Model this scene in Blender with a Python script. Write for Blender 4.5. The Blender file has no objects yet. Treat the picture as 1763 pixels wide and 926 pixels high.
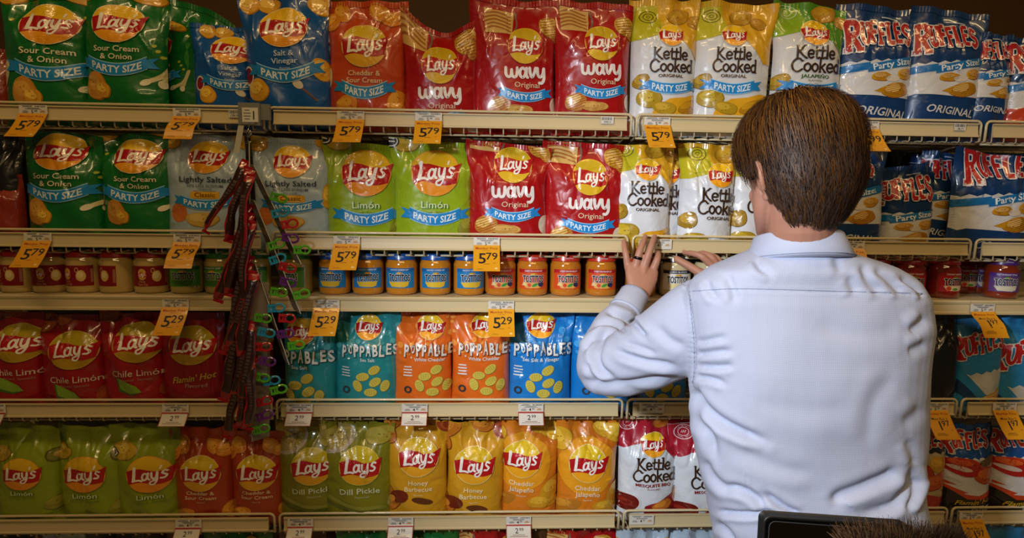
import bpy, bmesh, math, random
import numpy as np
from mathutils import Vector, Matrix
from mathutils.bvhtree import BVHTree
from mathutils.geometry import tessellate_polygon

# ---------------------------------------------------------------- camera
S = bpy.context.scene
COL = S.collection
F_PX, W_PX, H_PX = 1100.0, 1763.0, 926.0
YAW, PITCH, ROLL, DIST, CAMZ = .0458, .105, .0131, 1.639, 1.6
_f = np.array([math.sin(YAW)*math.cos(PITCH), math.cos(YAW)*math.cos(PITCH), -math.sin(PITCH)])
_r = np.array([math.cos(YAW), -math.sin(YAW), 0]); _u = np.cross(_r, _f)
_c, _s = math.cos(ROLL), math.sin(ROLL)
_r, _u = _c*_r+_s*_u, -_s*_r+_c*_u
CAMP = np.array([0, -DIST, CAMZ])
cd = bpy.data.cameras.new('camera'); cam = bpy.data.objects.new('camera', cd); COL.objects.link(cam)
cam.matrix_world = Matrix(((_r[0], _u[0], -_f[0], 0), (_r[1], _u[1], -_f[1], -DIST), (_r[2], _u[2], -_f[2], CAMZ), (0, 0, 0, 1)))
cd.sensor_width = 36; cd.lens = 36*F_PX/W_PX; cd.clip_start = .05; cd.clip_end = 50
S.camera = cam

def at(px, py, Y=0.0):
    """world point where the plane y=Y is seen at photo pixel (px,py)"""
    d = _f + _r*((px-881.5)/F_PX) + _u*((463-py)/F_PX)
    t = (Y+DIST)/d[1]
    return CAMP + d*t

# ---------------------------------------------------------------- world, lights, exposure
wd = bpy.data.worlds.new('world'); S.world = wd; wd.use_nodes = True
wd.node_tree.nodes['Background'].inputs[0].default_value = (1.0, .70, .42, 1)
wd.node_tree.nodes['Background'].inputs[1].default_value = .035

def area(name, loc, target, size, sizey, power, color):
    l = bpy.data.lights.new(name, 'AREA'); l.shape = 'RECTANGLE'; l.size = size; l.size_y = sizey
    l.energy = power; l.color = color
    o = bpy.data.objects.new(name, l); COL.objects.link(o); o.location = loc
    o.rotation_euler = (Vector(target)-Vector(loc)).to_track_quat('-Z', 'Y').to_euler()
    return o
def spot(name, loc, target, power, color, angle, blend, radius):
    l = bpy.data.lights.new(name, 'SPOT'); l.energy = power; l.color = color
    l.spot_size = math.radians(angle); l.spot_blend = blend; l.shadow_soft_size = radius
    o = bpy.data.objects.new(name, l); COL.objects.link(o); o.location = loc
    o.rotation_euler = (Vector(target)-Vector(loc)).to_track_quat('-Z', 'Y').to_euler()
    return o
WARM = (1.0, .68, .31)
area('ceiling_tube_light_a', (-1.0, -1.2, 3.4), (-.8, -.3, 0), 1.6, .06, 11, WARM)
area('ceiling_tube_light_b', (1.6, -1.2, 3.4), (1.4, -.3, 0), 1.6, .06, 12, WARM)
area('ceiling_tube_light_c', (0.2, -2.7, 3.2), (0.2, 0, 1.2), 2.2, .08, 17, WARM)
spot('camera_flash', (-.72, -1.80, 1.98), (.46, -.25, 1.22), 185, (.84, .91, 1.0), 60, 1.0, .07)
S.view_settings.view_transform = 'Standard'; S.view_settings.look = 'None'
S.view_settings.gamma = 1; S.view_settings.use_curve_mapping = False
S.view_settings.exposure = 0.0

# ---------------------------------------------------------------- helpers
def hexc(h):
    c = [((h >> s) & 255)/255 for s in (16, 8, 0)]
    return tuple(x/12.92 if x <= .04045 else ((x+.055)/1.055)**2.4 for x in c)
MATS = {}
def mat(name, color, rough=.5, metal=0, coat=0, bump=None, spec=.5, trans=0):
    """bump = (kind, scale, strength, distance)"""
    if name in MATS: return MATS[name]
    m = bpy.data.materials.new(name); m.use_nodes = True; nt = m.node_tree; b = nt.nodes['Principled BSDF']
    if isinstance(color, int): color = hexc(color)
    b.inputs['Base Color'].default_value = (*color, 1); b.inputs['Roughness'].default_value = rough
    b.inputs['Metallic'].default_value = metal; b.inputs['Coat Weight'].default_value = coat
    b.inputs['Coat Roughness'].default_value = .08
    b.inputs['Specular IOR Level'].default_value = spec
    if trans: b.inputs['Transmission Weight'].default_value = trans
    if bump:
        kind, sc, st, di = bump
        tc = nt.nodes.new('ShaderNodeTexCoord'); bp = nt.nodes.new('ShaderNodeBump')
        bp.inputs['Strength'].default_value = st; bp.inputs['Distance'].default_value = di
        if kind == 'film':
            n = nt.nodes.new('ShaderNodeTexNoise'); n.inputs['Scale'].default_value = sc; n.inputs['Detail'].default_value = 2
            n.inputs['Distortion'].default_value = .6
            a = nt.nodes.new('ShaderNodeMath'); a.operation = 'SUBTRACT'; a.inputs[1].default_value = .5
            c = nt.nodes.new('ShaderNodeMath'); c.operation = 'ABSOLUTE'
            nt.links.new(tc.outputs['Object'], n.inputs['Vector']); nt.links.new(n.outputs['Fac'], a.inputs[0])
            nt.links.new(a.outputs[0], c.inputs[0]); nt.links.new(c.outputs[0], bp.inputs['Height'])
        elif kind == 'weave':
            w = nt.nodes.new('ShaderNodeTexWave'); w.inputs['Scale'].default_value = sc; w.bands_direction = 'X'
            w2 = nt.nodes.new('ShaderNodeTexWave'); w2.inputs['Scale'].default_value = sc; w2.bands_direction = 'Z'
            ad = nt.nodes.new('ShaderNodeMath'); ad.operation = 'ADD'
            for q, k in ((w, 0), (w2, 1)):
                nt.links.new(tc.outputs['Object'], q.inputs['Vector']); nt.links.new(q.outputs['Fac'], ad.inputs[k])
            nt.links.new(ad.outputs[0], bp.inputs['Height'])
        else:
            n = nt.nodes.new('ShaderNodeTexNoise'); n.inputs['Scale'].default_value = sc; n.inputs['Detail'].default_value = 4
            nt.links.new(tc.outputs['Object'], n.inputs['Vector']); nt.links.new(n.outputs['Fac'], bp.inputs['Height'])
        nt.links.new(bp.outputs[0], b.inputs['Normal'])
    MATS[name] = m; return m
def film(h):
    return mat('film_%06x' % h, h, rough=.32, coat=.75, bump=('film', 16, .8, .008))
def ink(h):                                   # print on paper, glass or card
    return mat('ink_%06x' % h, h, rough=.5)

def link(o, parent=None):
    COL.objects.link(o)
    if parent is not None: o.parent = parent
    return o
def empty(name, loc, label=None, cat=None, group=None, rot=(0, 0, 0)):
    o = bpy.data.objects.new(name, None); o.empty_display_size = .02; o.location = loc; o.rotation_euler = rot
    link(o); tag(o, label, cat, group); return o
def tag(o, label=None, cat=None, group=None, kind=None):
    if label: o['label'] = label
    if cat: o['category'] = cat
    if group: o['group'] = group
    if kind: o['kind'] = kind
    return o
def mesh_obj(name, verts, faces, mats, parent=None, fm=None, smooth=False):
    me = bpy.data.meshes.new(name)
    me.from_pydata([tuple(map(float, v)) for v in verts], [], [tuple(map(int, f)) for f in faces])
    if not isinstance(mats, (list, tuple)): mats = [mats]
    for m in mats: me.materials.append(m)
    if fm is not None: me.polygons.foreach_set('material_index', list(map(int, fm)))
    if smooth: me.polygons.foreach_set('use_smooth', [True]*len(me.polygons))
    me.update()
    return link(bpy.data.objects.new(name, me), parent)
def fast_mesh(name, V, Fc, mats, parent=None, fm=None, smooth=True):
    V = np.ascontiguousarray(V, dtype=np.float32); Fc = np.ascontiguousarray(Fc, dtype=np.int32); n, k = Fc.shape
    me = bpy.data.meshes.new(name); me.vertices.add(len(V)); me.vertices.foreach_set('co', V.ravel())
    me.loops.add(n*k); me.loops.foreach_set('vertex_index', Fc.ravel())
    me.polygons.add(n); me.polygons.foreach_set('loop_start', np.arange(0, n*k, k, dtype=np.int32))
    for m in mats: me.materials.append(m)
    if fm is not None: me.polygons.foreach_set('material_index', np.asarray(fm, dtype=np.int32))
    me.polygons.foreach_set('use_smooth', np.full(n, smooth))
    me.update(calc_edges=True)
    return link(bpy.data.objects.new(name, me), parent)
class MB:
    """collects simple shapes into one mesh"""
    def __init__(s): s.v = []; s.f = []; s.m = []
    def add(s, v, f, m=0):
        b = len(s.v); s.v += [tuple(map(float, p)) for p in v]; s.f += [tuple(i+b for i in q) for q in f]; s.m += [m]*len(f)
    def box(s, a, b, m=0):
        x0, y0, z0 = a; x1, y1, z1 = b
        s.add([(x0,y0,z0),(x1,y0,z0),(x1,y1,z0),(x0,y1,z0),(x0,y0,z1),(x1,y0,z1),(x1,y1,z1),(x0,y1,z1)],
              [(0,3,2,1),(4,5,6,7),(0,1,5,4),(1,2,6,5),(2,3,7,6),(3,0,4,7)], m)
    def tube(s, pts, r, n=6, m=0, closed=False, caps=True):
        pts = [Vector(p) for p in pts]; N = len(pts); vs = []; fs = []
        rr = r if hasattr(r, '__len__') else [r]*N
        up = None
        for i, p in enumerate(pts):
            if closed: t = (pts[(i+1) % N]-pts[i-1])
            else: t = (pts[min(i+1, N-1)]-pts[max(i-1, 0)])
            t = t.normalized() if t.length > 1e-9 else Vector((0, 0, 1))
            if up is None:
                up = t.orthogonal().normalized()
            else:
                up = (up - t*up.dot(t)); up = up.normalized() if up.length > 1e-6 else t.orthogonal().normalized()
            bi = t.cross(up)
            for k in range(n):
                a = 2*math.pi*k/n
                vs.append(p + (up*math.cos(a)+bi*math.sin(a))*rr[i])
        M = N if closed else N-1
        for i in range(M):
            j = (i+1) % N
            for k in range(n):
                fs.append((i*n+k, i*n+(k+1) % n, j*n+(k+1) % n, j*n+k))
        if caps and not closed:
            fs.append(tuple(range(n-1, -1, -1))); fs.append(tuple((N-1)*n+k for k in range(n)))
        s.add(vs, fs, m)
    def lathe(s, prof, c, n=32, m=0, ax='z'):
        vs = []; fs = []
        for r, z in prof:
            for k in range(n):
                a = 2*math.pi*k/n; vs.append((c[0]+r*math.cos(a), c[1]+r*math.sin(a), c[2]+z))
        for i in range(len(prof)-1):
            for k in range(n):
                fs.append((i*n+k, i*n+(k+1) % n, (i+1)*n+(k+1) % n, (i+1)*n+k))
        s.add(vs, fs, m)
    def build(s, name, mats, parent=None, smooth=False):
        return mesh_obj(name, s.v, s.f, mats, parent, s.m, smooth)
def frm(o, pts):
    """world points -> local points of an unrotated parent empty"""
    L = o.location
    return [(p[0]-L[0], p[1]-L[1], p[2]-L[2]) for p in pts]

# ---------------------------------------------------------------- flat artwork: lettering, logos, pictures as triangles
def catmull(pts, n=6, closed=False):
    P = [np.array(p, float) for p in pts]; out = []
    N = len(P)
    if N < 3: return P
    rng = range(N) if closed else range(N-1)
    for i in rng:
        p1, p2 = P[i], P[(i+1) % N]
        p0 = P[i-1] if (closed or i > 0) else 2*p1-p2
        p3 = P[(i+2) % N] if (closed or i+2 < N) else 2*p2-p1
        for k in range(n):
            t = k/n
            out.append(.5*((2*p1)+(-p0+p2)*t+(2*p0-5*p1+4*p2-p3)*t*t+(-p0+3*p1-3*p2+p3)*t**3))
    if not closed: out.append(P[-1])
    return out
class Art:
    """2D triangles by (part, layer, colour)"""
    def __init__(s): s.g = {}
    def put(s, part, layer, col, v, t):
        g = s.g.setdefault((part, layer, col), [[], []]); b = len(g[0])
        g[0] += [(float(p[0]), float(p[1])) for p in v]; g[1] += [(a+b, c+b, d+b) for a, c, d in t]
    def poly(s, part, layer, col, pts):
        t = tessellate_polygon([[Vector((p[0], p[1], 0)) for p in pts]])
        out = []
        for a, b, c in t:
            A, B, C = pts[a], pts[b], pts[c]
            ar = (B[0]-A[0])*(C[1]-A[1])-(C[0]-A[0])*(B[1]-A[1])
            if abs(ar) < 1e-9: continue
            out.append((a, b, c) if ar > 0 else (a, c, b))
        s.put(part, layer, col, pts, out)
    def ell(s, part, layer, col, cx, cy, rx, ry, rot=0, n=28, rough=0, seed=0):
        rnd = random.Random(seed); ph = [rnd.random()*6.28 for _ in range(4)]
        pts = []; c, q = math.cos(rot), math.sin(rot)
        for k in range(n):
            a = 2*math.pi*k/n; r = 1+rough*(math.sin(2*a+ph[0])*.5+math.sin(3*a+ph[1])*.35+math.sin(5*a+ph[2])*.2)
            x, y = rx*r*math.cos(a), ry*r*math.sin(a); pts.append((cx+c*x-q*y, cy+q*x+c*y))
        s.poly(part, layer, col, pts)
    def ring(s, part, layer, col, cx, cy, r0, r1, n=40, ry=1):
        v = []; t = []
        for k in range(n):
            a = 2*math.pi*k/n
            v += [(cx+r0*math.cos(a), cy+ry*r0*math.sin(a)), (cx+r1*math.cos(a), cy+ry*r1*math.sin(a))]
        for k in range(n):
            a, b, c, d = 2*k, 2*k+1, (2*k+2) % (2*n), (2*k+3) % (2*n); t += [(a, b, d), (a, d, c)]
        s.put(part, layer, col, v, t)
    def stroke(s, part, layer, col, pts, w, T=lambda p: p, smooth=True, cap=True):
        P = catmull(pts, 4) if smooth else [np.array(p, float) for p in pts]
        v = []; t = []; N = len(P)
        for i, p in enumerate(P):
            d = P[min(i+1, N-1)]-P[max(i-1, 0)]; d = d/(np.linalg.norm(d)+1e-9); nrm = np.array([-d[1], d[0]])
            v += [T(p+nrm*w/2), T(p-nrm*w/2)]
        for i in range(N-1): t += [(2*i, 2*i+1, 2*i+3), (2*i, 2*i+3, 2*i+2)]
        s.put(part, layer, col, v, t)
        if cap:
            for e in (P[0], P[-1]):
                pts = [T(e+np.array([math.cos(a), math.sin(a)])*w/2) for a in np.linspace(0, 2*math.pi, 7)[:-1]]
                s.put(part, layer, col, pts, [(0, k, k+1) for k in range(1, 5)])
    def text(s, part, layer, col, txt, cx, cy, size, bold=0, sx=1, shear=0, T=None, rot=0, width=None):
        v, t = glyphs(txt, bold)
        if not len(v): return
        v = v.copy(); x0, x1 = v[:, 0].min(), v[:, 0].max()
        if width: sx = width/((x1-x0)*size)
        v[:, 0] -= (x0+x1)/2; v[:, 1] -= .35
        v[:, 0] += v[:, 1]*shear; v[:, 0] *= size*sx; v[:, 1] *= size
        c, q = math.cos(rot), math.sin(rot)
        v = np.stack([c*v[:, 0]-q*v[:, 1], q*v[:, 0]+c*v[:, 1]], 1)+np.array([cx, cy])
        if T: v = np.array([T(p) for p in v])
        s.put(part, layer, col, v, t)
_GL = {}
def glyphs(txt, bold=0):
    k = (txt, bold)
    if k in _GL: return _GL[k]
    cu = bpy.data.curves.new('lettering_tmp', 'FONT'); cu.body = txt; cu.size = 1; cu.offset = bold; cu.resolution_u = 2
    o = bpy.data.objects.new('lettering_tmp', cu); COL.objects.link(o)
    me = o.to_mesh(); me.calc_loop_triangles()
    v = np.array([p.co[:2] for p in me.vertices]); out = []
    for t in me.loop_triangles:
        a, b, c = t.vertices; A, B, C = v[a], v[b], v[c]
        ar = (B[0]-A[0])*(C[1]-A[1])-(C[0]-A[0])*(B[1]-A[1])
        if abs(ar) > 1e-9: out.append((a, b, c) if ar > 0 else (a, c, b))
    o.to_mesh_clear(); bpy.data.objects.remove(o); bpy.data.curves.remove(cu)
    _GL[k] = (v, out); return _GL[k]
def refine(v, t, L):
    """split edges longer than L at their midpoint until none is left, crack-free"""
    v = [tuple(p) for p in v]; t = list(t)
    for _ in range(9):
        mid = {}
        def m(a, b):
            k = (a, b) if a < b else (b, a)
            if k in mid: return mid[k]
            d = math.hypot(v[a][0]-v[b][0], v[a][1]-v[b][1])
            if d <= L: mid[k] = -1; return -1
            v.append(((v[a][0]+v[b][0])/2, (v[a][1]+v[b][1])/2)); mid[k] = len(v)-1
            return mid[k]
        out = []; ch = False
        for a, b, c in t:
            x, y, z = m(a, b), m(b, c), m(c, a)
            n = (x >= 0)+(y >= 0)+(z >= 0)
            if n == 0: out.append((a, b, c)); continue
            ch = True
            if n == 3: out += [(a, x, z), (x, b, y), (z, y, c), (x, y, z)]
            elif n == 1:
                if x >= 0: out += [(a, x, c), (x, b, c)]
                elif y >= 0: out += [(a, b, y), (a, y, c)]
                else: out += [(a, b, z), (z, b, c)]
            else:
                if x < 0: a, b, c, x, y, z = c, a, b, z, x, y
                elif z < 0: a, b, c, x, y, z = b, c, a, y, z, x
                out += [(a, x, z), (x, b, c), (x, c, z)]
        t = out
        if not ch: break
    return v, t
def clip(v, t, x0, x1, y0, y1):
    V = [tuple(p) for p in v]; out = []
    for tri in t:
        P = [V[i] for i in tri]
        if all(x0 <= p[0] <= x1 and y0 <= p[1] <= y1 for p in P): out.append(tri); continue
        for ax, lim, sg in ((0, x0, 1), (0, x1, -1), (1, y0, 1), (1, y1, -1)):
            Q = []
            for i in range(len(P)):
                a, b = P[i], P[(i+1) % len(P)]
                da, db = sg*(a[ax]-lim), sg*(b[ax]-lim)
                if da >= 0: Q.append(a)
                if (da >= 0) != (db >= 0):
                    k = da/(da-db); Q.append((a[0]+(b[0]-a[0])*k, a[1]+(b[1]-a[1])*k))
            P = Q
            if len(P) < 3: break
        if len(P) >= 3:
            b = len(V); V += P; out += [(b, b+i, b+i+1) for i in range(1, len(P)-1)]
    used = sorted({i for q in out for i in q}); mp = {i: k for k, i in enumerate(used)}
    return [V[i] for i in used], [tuple(mp[i] for i in q) for q in out]
def flat_art(A, name_for, parent, M, scale=1, base=.0003, step=.00015, thick=None):
    """lay artwork on a plane: M maps (x*scale, y*scale, height) to the parent's space"""
    parts = {}
    for (part, layer, col), (v, t) in A.g.items(): parts.setdefault(part, []).append((layer, col, v, t))
    for part, L in parts.items():
        mb = MB(); mats = []
        for layer, col, v, t in L:
            m = ink(col)
            if m not in mats: mats.append(m)
            mb.add([M @ Vector((p[0]*scale, p[1]*scale, base+step*layer)) for p in v], t, mats.index(m))
        mb.build(name_for.get(part, part), mats, parent)
# ---------------------------------------------------------------- pack artwork (logo diameter = 1, logo centre = origin)
CREAM, WHITE, RED, NAVY, RIB = 0xe9dcc0, 0xeeeeee, 0xb01018, 0x14233f, 0x1a86d0
def word_lays(A, part, layer, col, cx, cy, h, rot=.10):
    def T(p):
        x, y = (p[0]-1.0)+p[1]*.16, p[1]-.36
        c, s = math.cos(rot), math.sin(rot)
        return (cx+h*(c*x-s*y), cy+h*(s*x+c*y))
    W = .135
    A.stroke(part, layer, col, [(.12, 1.02), (.08, .08)], .19, T, False)
    A.stroke(part, layer, col, [(.03, .07), (.35, .10), (.58, .02)], .14, T)
    A.stroke(part, layer, col, [(.88, .52), (.74, .57), (.62, .42), (.62, .18), (.74, .07), (.88, .2), (.94, .5)], W, T)
    A.stroke(part, layer, col, [(.97, .58), (.95, .2), (1.06, .07)], W, T)
    A.stroke(part, layer, col, [(1.17, .58), (1.18, .25), (1.30, .10), (1.44, .25), (1.48, .58)], W, T)
    A.stroke(part, layer, col, [(1.49, .58), (1.47, .0), (1.32, -.30), (1.12, -.30), (1.08, -.14), (1.26, -.04), (1.5, .04)], W*.85, T)
    A.stroke(part, layer, col, [(1.66, .98), (1.62, .80)], .11, T, False)
    A.stroke(part, layer, col, [(1.98, .52), (1.84, .60), (1.73, .46), (1.84, .33), (1.95, .2), (1.85, .05), (1.66, .09)], W*.9, T)
def logo(A, ring=0xf0d9a0, sun=0xf2c31c, low=0xf0a01c):
    A.ring('logo', 3, ring, 0, 0, .494, .515, 36)
    A.ell('logo', 3, sun, 0, 0, .497, .497, n=32)
    pts = [(.497*math.cos(a), .497*math.sin(a)) for a in np.linspace(math.pi*1.07, math.pi*1.93, 24)]
    A.poly('logo', 4, low, pts)
    top = [(x, .155+.07*x-.055*math.sin(x*6.2)+.06*max(0, x-.3)*4*x) for x in np.linspace(-.50, .54, 14)]
    bot = [(x, -.235+.09*x-.055*math.sin(x*6.0)) for x in np.linspace(.46, -.46, 14)]
    A.poly('logo', 5, RED, top+bot)
    word_lays(A, 'logo', 6, 0xf2efe8, -.005, -.01, .385)
def ribbon(A, cy, w=1.28, h=.27, col=RIB, edge=0x9fd0f0, txt='PARTY SIZE', sag=.16, tx=0):
    f = lambda x: cy+sag*(x/(w/2))**2
    xs = np.linspace(-w/2, w/2, 17)
    A.poly('banner', 2, edge, [(x+tx, f(x)+h/2+.02) for x in xs]+[(x+tx, f(x)-h/2-.02) for x in xs[::-1]])
    A.poly('banner', 3, col, [(x+tx, f(x)+h/2) for x in xs]+[(x+tx, f(x)-h/2) for x in xs[::-1]])
    for sg in (-1, 1):
        a = sg*w/2; y = f(a)
        A.poly('banner', 2, col, [(tx+a, y+h*.28), (tx+a+sg*.20, y+h*.55), (tx+a+sg*.10, y+h*.05), (tx+a+sg*.20, y-h*.42), (tx+a, y-h*.5)])
    A.text('banner', 4, 0xdfeaf2, txt, tx, 0, .235, bold=.022, width=w*.84, T=lambda p: (p[0], p[1]+f(p[0]-tx)))
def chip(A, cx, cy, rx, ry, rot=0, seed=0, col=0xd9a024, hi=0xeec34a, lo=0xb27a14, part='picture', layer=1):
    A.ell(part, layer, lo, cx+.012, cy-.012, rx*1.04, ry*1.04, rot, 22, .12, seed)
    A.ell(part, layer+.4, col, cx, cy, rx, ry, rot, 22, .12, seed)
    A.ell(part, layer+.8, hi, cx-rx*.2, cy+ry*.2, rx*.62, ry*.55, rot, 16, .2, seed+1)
    rnd = random.Random(seed)
    for k in range(4):
        a, r = rnd.random()*6.28, rnd.random()*.6
        A.ell(part, layer+1.1, lo, cx+rx*r*math.cos(a), cy+ry*r*math.sin(a), rx*.06, ry*.06, 0, 6)
def wchip(A, cx, cy, rx, ry, rot=0, seed=0, col=0xd8a040, lo=0x9c5c1c):
    chip(A, cx, cy, rx, ry, rot, seed, col, 0xe6bc66, lo)
    c, s = math.cos(rot), math.sin(rot)
    for k in range(-3, 4):
        y = k*ry*.26; half = rx*math.sqrt(max(.05, 1-(k*.26)**2))*.88
        A.stroke('picture', 2.4, lo, [(cx+c*x-s*(y+ry*.05*math.sin(x*20)), cy+s*x+c*y) for x in (-half, 0, half)], ry*.05, cap=False)
def smallprint(A, part, layer, col, cx, cy, n, w, dy, h, seed=1):
    rnd = random.Random(seed)
    for k in range(n):
        ww = w*(.6+.4*rnd.random()); A.stroke(part, layer, col, [(cx-ww/2, cy-k*dy), (cx+ww/2, cy-k*dy)], h, smooth=False, cap=False)
def two(A, col, lines, y, size, bold=.012, sub='Flavored'):
    for k, l in enumerate(lines): A.text('lettering', 2, col, l, 0, y-k*size*1.0, size, bold)
    if sub: A.text('lettering', 2, col, sub, 0, y-len(lines)*size*.98, size*.36)
BIG = 4.0
def band(A, layer, col, y0, y1, part='field'):
    xs = np.linspace(-BIG/2, BIG/2, 3); A.poly(part, layer, col, [(-BIG/2, y0), (BIG/2, y0), (BIG/2, y1), (-BIG/2, y1)])

def d_green():
    A = Art(); logo(A); two(A, CREAM, ['Sour Cream', '& Onion'], -.62, .19, sub=None); ribbon(A, -1.13, w=1.2, sag=.2)
    chip(A, -.45, -1.52, .22, .36, .1, 3, 0xc98a2c, 0xd9a040); chip(A, -.30, -1.62, .15, .2, .5, 4)
    A.stroke('picture', 1, 0xd9cf9a, [(.60, -1.38), (.86, -1.18), (1.0, -.8)], .10); A.ell('picture', 1.3, 0xe6dfc0, .56, -1.40, .12, .07, .6)
    A.stroke('picture', 1.2, 0xcfc690, [(.84, -1.42), (.92, -1.1), (1.0, -.8)], .08); A.ell('picture', 1.4, 0xe6dfc0, .83, -1.42, .07, .10, .1)
    for k in range(5): A.stroke('picture', 1.1, 0x3f8f3a, [(.97+.01*k, -.8), (.98-.03*k+.02, -.3), (1.0+.05*(k-2), .15)], .025)
    A.ell('picture', 1, 0xd9d4a8, -.86, -1.1, .10, .3, -.2)
    for x, y in ((.78, -.62), (.85, -.75), (.72, -.5), (-.7, .1), (.95, .4)): A.ell('picture', 1, 0xb9c23a, x, y, .045, .035, .7)
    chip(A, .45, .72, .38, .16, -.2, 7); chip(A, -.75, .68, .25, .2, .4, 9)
    return A
def d_vinegar():
    A = Art(); logo(A); two(A, 0xc5d6ea, ['Salt &', 'Vinegar'], -.62, .18); ribbon(A, -1.16, w=1.2, sag=.2, col=0x1a7cc6, edge=0xb0d6f0)
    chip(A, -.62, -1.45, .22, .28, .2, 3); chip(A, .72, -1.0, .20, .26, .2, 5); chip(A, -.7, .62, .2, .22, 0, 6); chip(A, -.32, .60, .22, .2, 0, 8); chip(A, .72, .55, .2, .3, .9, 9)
    A.ell('picture', 1, 0x8a1420, -.82, -1.1, .12, .24, 0); A.ring('picture', 1.5, 0xe0d0c0, -.82, -1.1, .10, .125, ry=1.9)
    A.stroke('picture', 1, 0x7c4a26, [(.30, -1.42), (.62, -1.75)], .035); A.ell('picture', 1.3, 0xd9d0c0, .25, -1.36, .13, .09, -.8)
    return A
def d_cheddar(party=True):
    A = Art(); logo(A, ring=0xe8c070, sun=0xd9b81c, low=0xe2a81c)
    two(A, 0xe8cfa8, ['Cheddar &', 'Sour Cream'], -.64, .165)
    if party: ribbon(A, -1.10, w=1.02, h=.25)
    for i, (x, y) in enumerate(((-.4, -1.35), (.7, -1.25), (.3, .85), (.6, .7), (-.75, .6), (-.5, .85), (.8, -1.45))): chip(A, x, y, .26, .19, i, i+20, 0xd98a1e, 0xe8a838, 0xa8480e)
    A.ell('picture', 1, 0xd9d0b8, -.82, -.72, .07, .24, 0)
    return A
def word_wavy(A, cx, cy, h, col=0xe8dfdc):
    T = lambda p: (cx+h*(p[0]-1.15), cy+h*(p[1]-.3))
    W = .17
    A.stroke('lettering', 2, col, [(0, .62), (.02, .2), (.16, .05), (.3, .15), (.34, .5)], W, T)
    A.stroke('lettering', 2, col, [(.33, .4), (.38, .12), (.52, .04), (.64, .2), (.66, .62)], W, T)
    A.stroke('lettering', 2, col, [(1.12, .5), (.98, .6), (.84, .48), (.83, .2), (.95, .04), (1.1, .15), (1.16, .4)], W, T)
    A.stroke('lettering', 2, col, [(1.2, .6), (1.19, .2), (1.27, .05)], W, T)
    A.stroke('lettering', 2, col, [(1.38, .62), (1.42, .3), (1.52, .08), (1.64, .3), (1.72, .62)], W, T)
    A.stroke('lettering', 2, col, [(1.82, .62), (1.86, .25), (2.0, .1), (2.14, .3), (2.2, .62)], W, T)
    A.stroke('lettering', 2, col, [(2.2, .6), (2.22, .0), (2.1, -.25), (1.95, -.25)], W, T)
def d_wavy():
    A = Art(); logo(A, ring=0xe8b430, sun=0xc9a81c, low=0xd9b020)
    word_wavy(A, .02, -.86, .52); A.text('lettering', 2, 0xe0c8a8, 'Original', .06, -1.22, .24, .004)
    ribbon(A, -1.62, w=1.22, h=.27)
    A.poly('picture', 1, 0xcfa860, [(-1.25, .42), (-.38, .36), (-.32, 1.1), (-1.3, 1.2)])
    for k in range(5): A.stroke('picture', 1.4, 0xa8642c, [(-1.2, .5+.12*k), (-.85, .6+.12*k), (-.42, .44+.13*k)], .045)
    A.stroke('picture', 1.2, 0x7c6454, [(-.36, .34), (-.24, .7), (-.30, 1.1)], .05)
    wchip(A, .66, .66, .26, .34, .3, 4, 0xc99830); wchip(A, .85, .45, .16, .26, .2, 5, 0xb98028)
    wchip(A, -.75, -1.85, .34, .28, .4, 6, 0xc07a2c); wchip(A, -.2, -2.0, .4, .16, 0, 7, 0xd0a050); A.ell('picture', 1, 0xcfc4b4, .95, -1.85, .2, .3, 0)
    return A
def serif_word(A, txt, cx, cy, h, col=0x3a2418, wgt=.15):
    G = {'K': ([[(.1, 0), (.1, 1)], [(.62, 1), (.16, .48)], [(.22, .52), (.5, .2), (.78, 0)]], .82, [(.1, 0), (.1, 1), (.68, 1), (.74, 0)]),
         'e': ([[(.08, .34), (.5, .36), (.44, .58), (.26, .64), (.08, .5), (.08, .2), (.26, .03), (.52, .12)]], .6, []),
         't': ([[(.2, .92), (.19, .15), (.3, .03), (.42, .1)], [(.03, .64), (.4, .64)]], .44, []),
         'l': ([[(.14, 1.05), (.14, .04)]], .28, [(.14, 0), (.1, 1.05)]),
         'C': ([[(.74, .8), (.5, 1.0), (.2, .85), (.06, .5), (.18, .12), (.48, 0), (.78, .18)]], .86, [(.76, .82)]),
         'o': ([[(.3, .63), (.1, .5), (.08, .2), (.3, .03), (.5, .2), (.5, .48), (.3, .63)]], .6, []),
         'k': ([[(.12, 0), (.12, 1.05)], [(.48, .62), (.16, .32)], [(.24, .36), (.56, 0)]], .62, [(.12, 0), (.1, 1.05), (.54, 0)]),
         'd': ([[(.44, .56), (.26, .64), (.08, .46), (.08, .2), (.24, .03), (.44, .14)], [(.48, 1.05), (.48, .04)]], .62, [(.5, 0), (.44, 1.05)])}
    W = sum(G[c][1] for c in txt); x = -W/2
    for c in txt:
        st, adv, sf = G[c]; X = x
        T = lambda p, X=X: (cx+h*.78*(p[0]+X), cy+h*(p[1]-.5))
        for s_ in st: A.stroke('lettering', 2, col, s_, wgt, T, smooth=len(s_) > 2)
        for a, b in sf: A.stroke('lettering', 2, col, [(a-.12, b), (a+.12, b)], .07, T, False, False)
        x += adv
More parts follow.
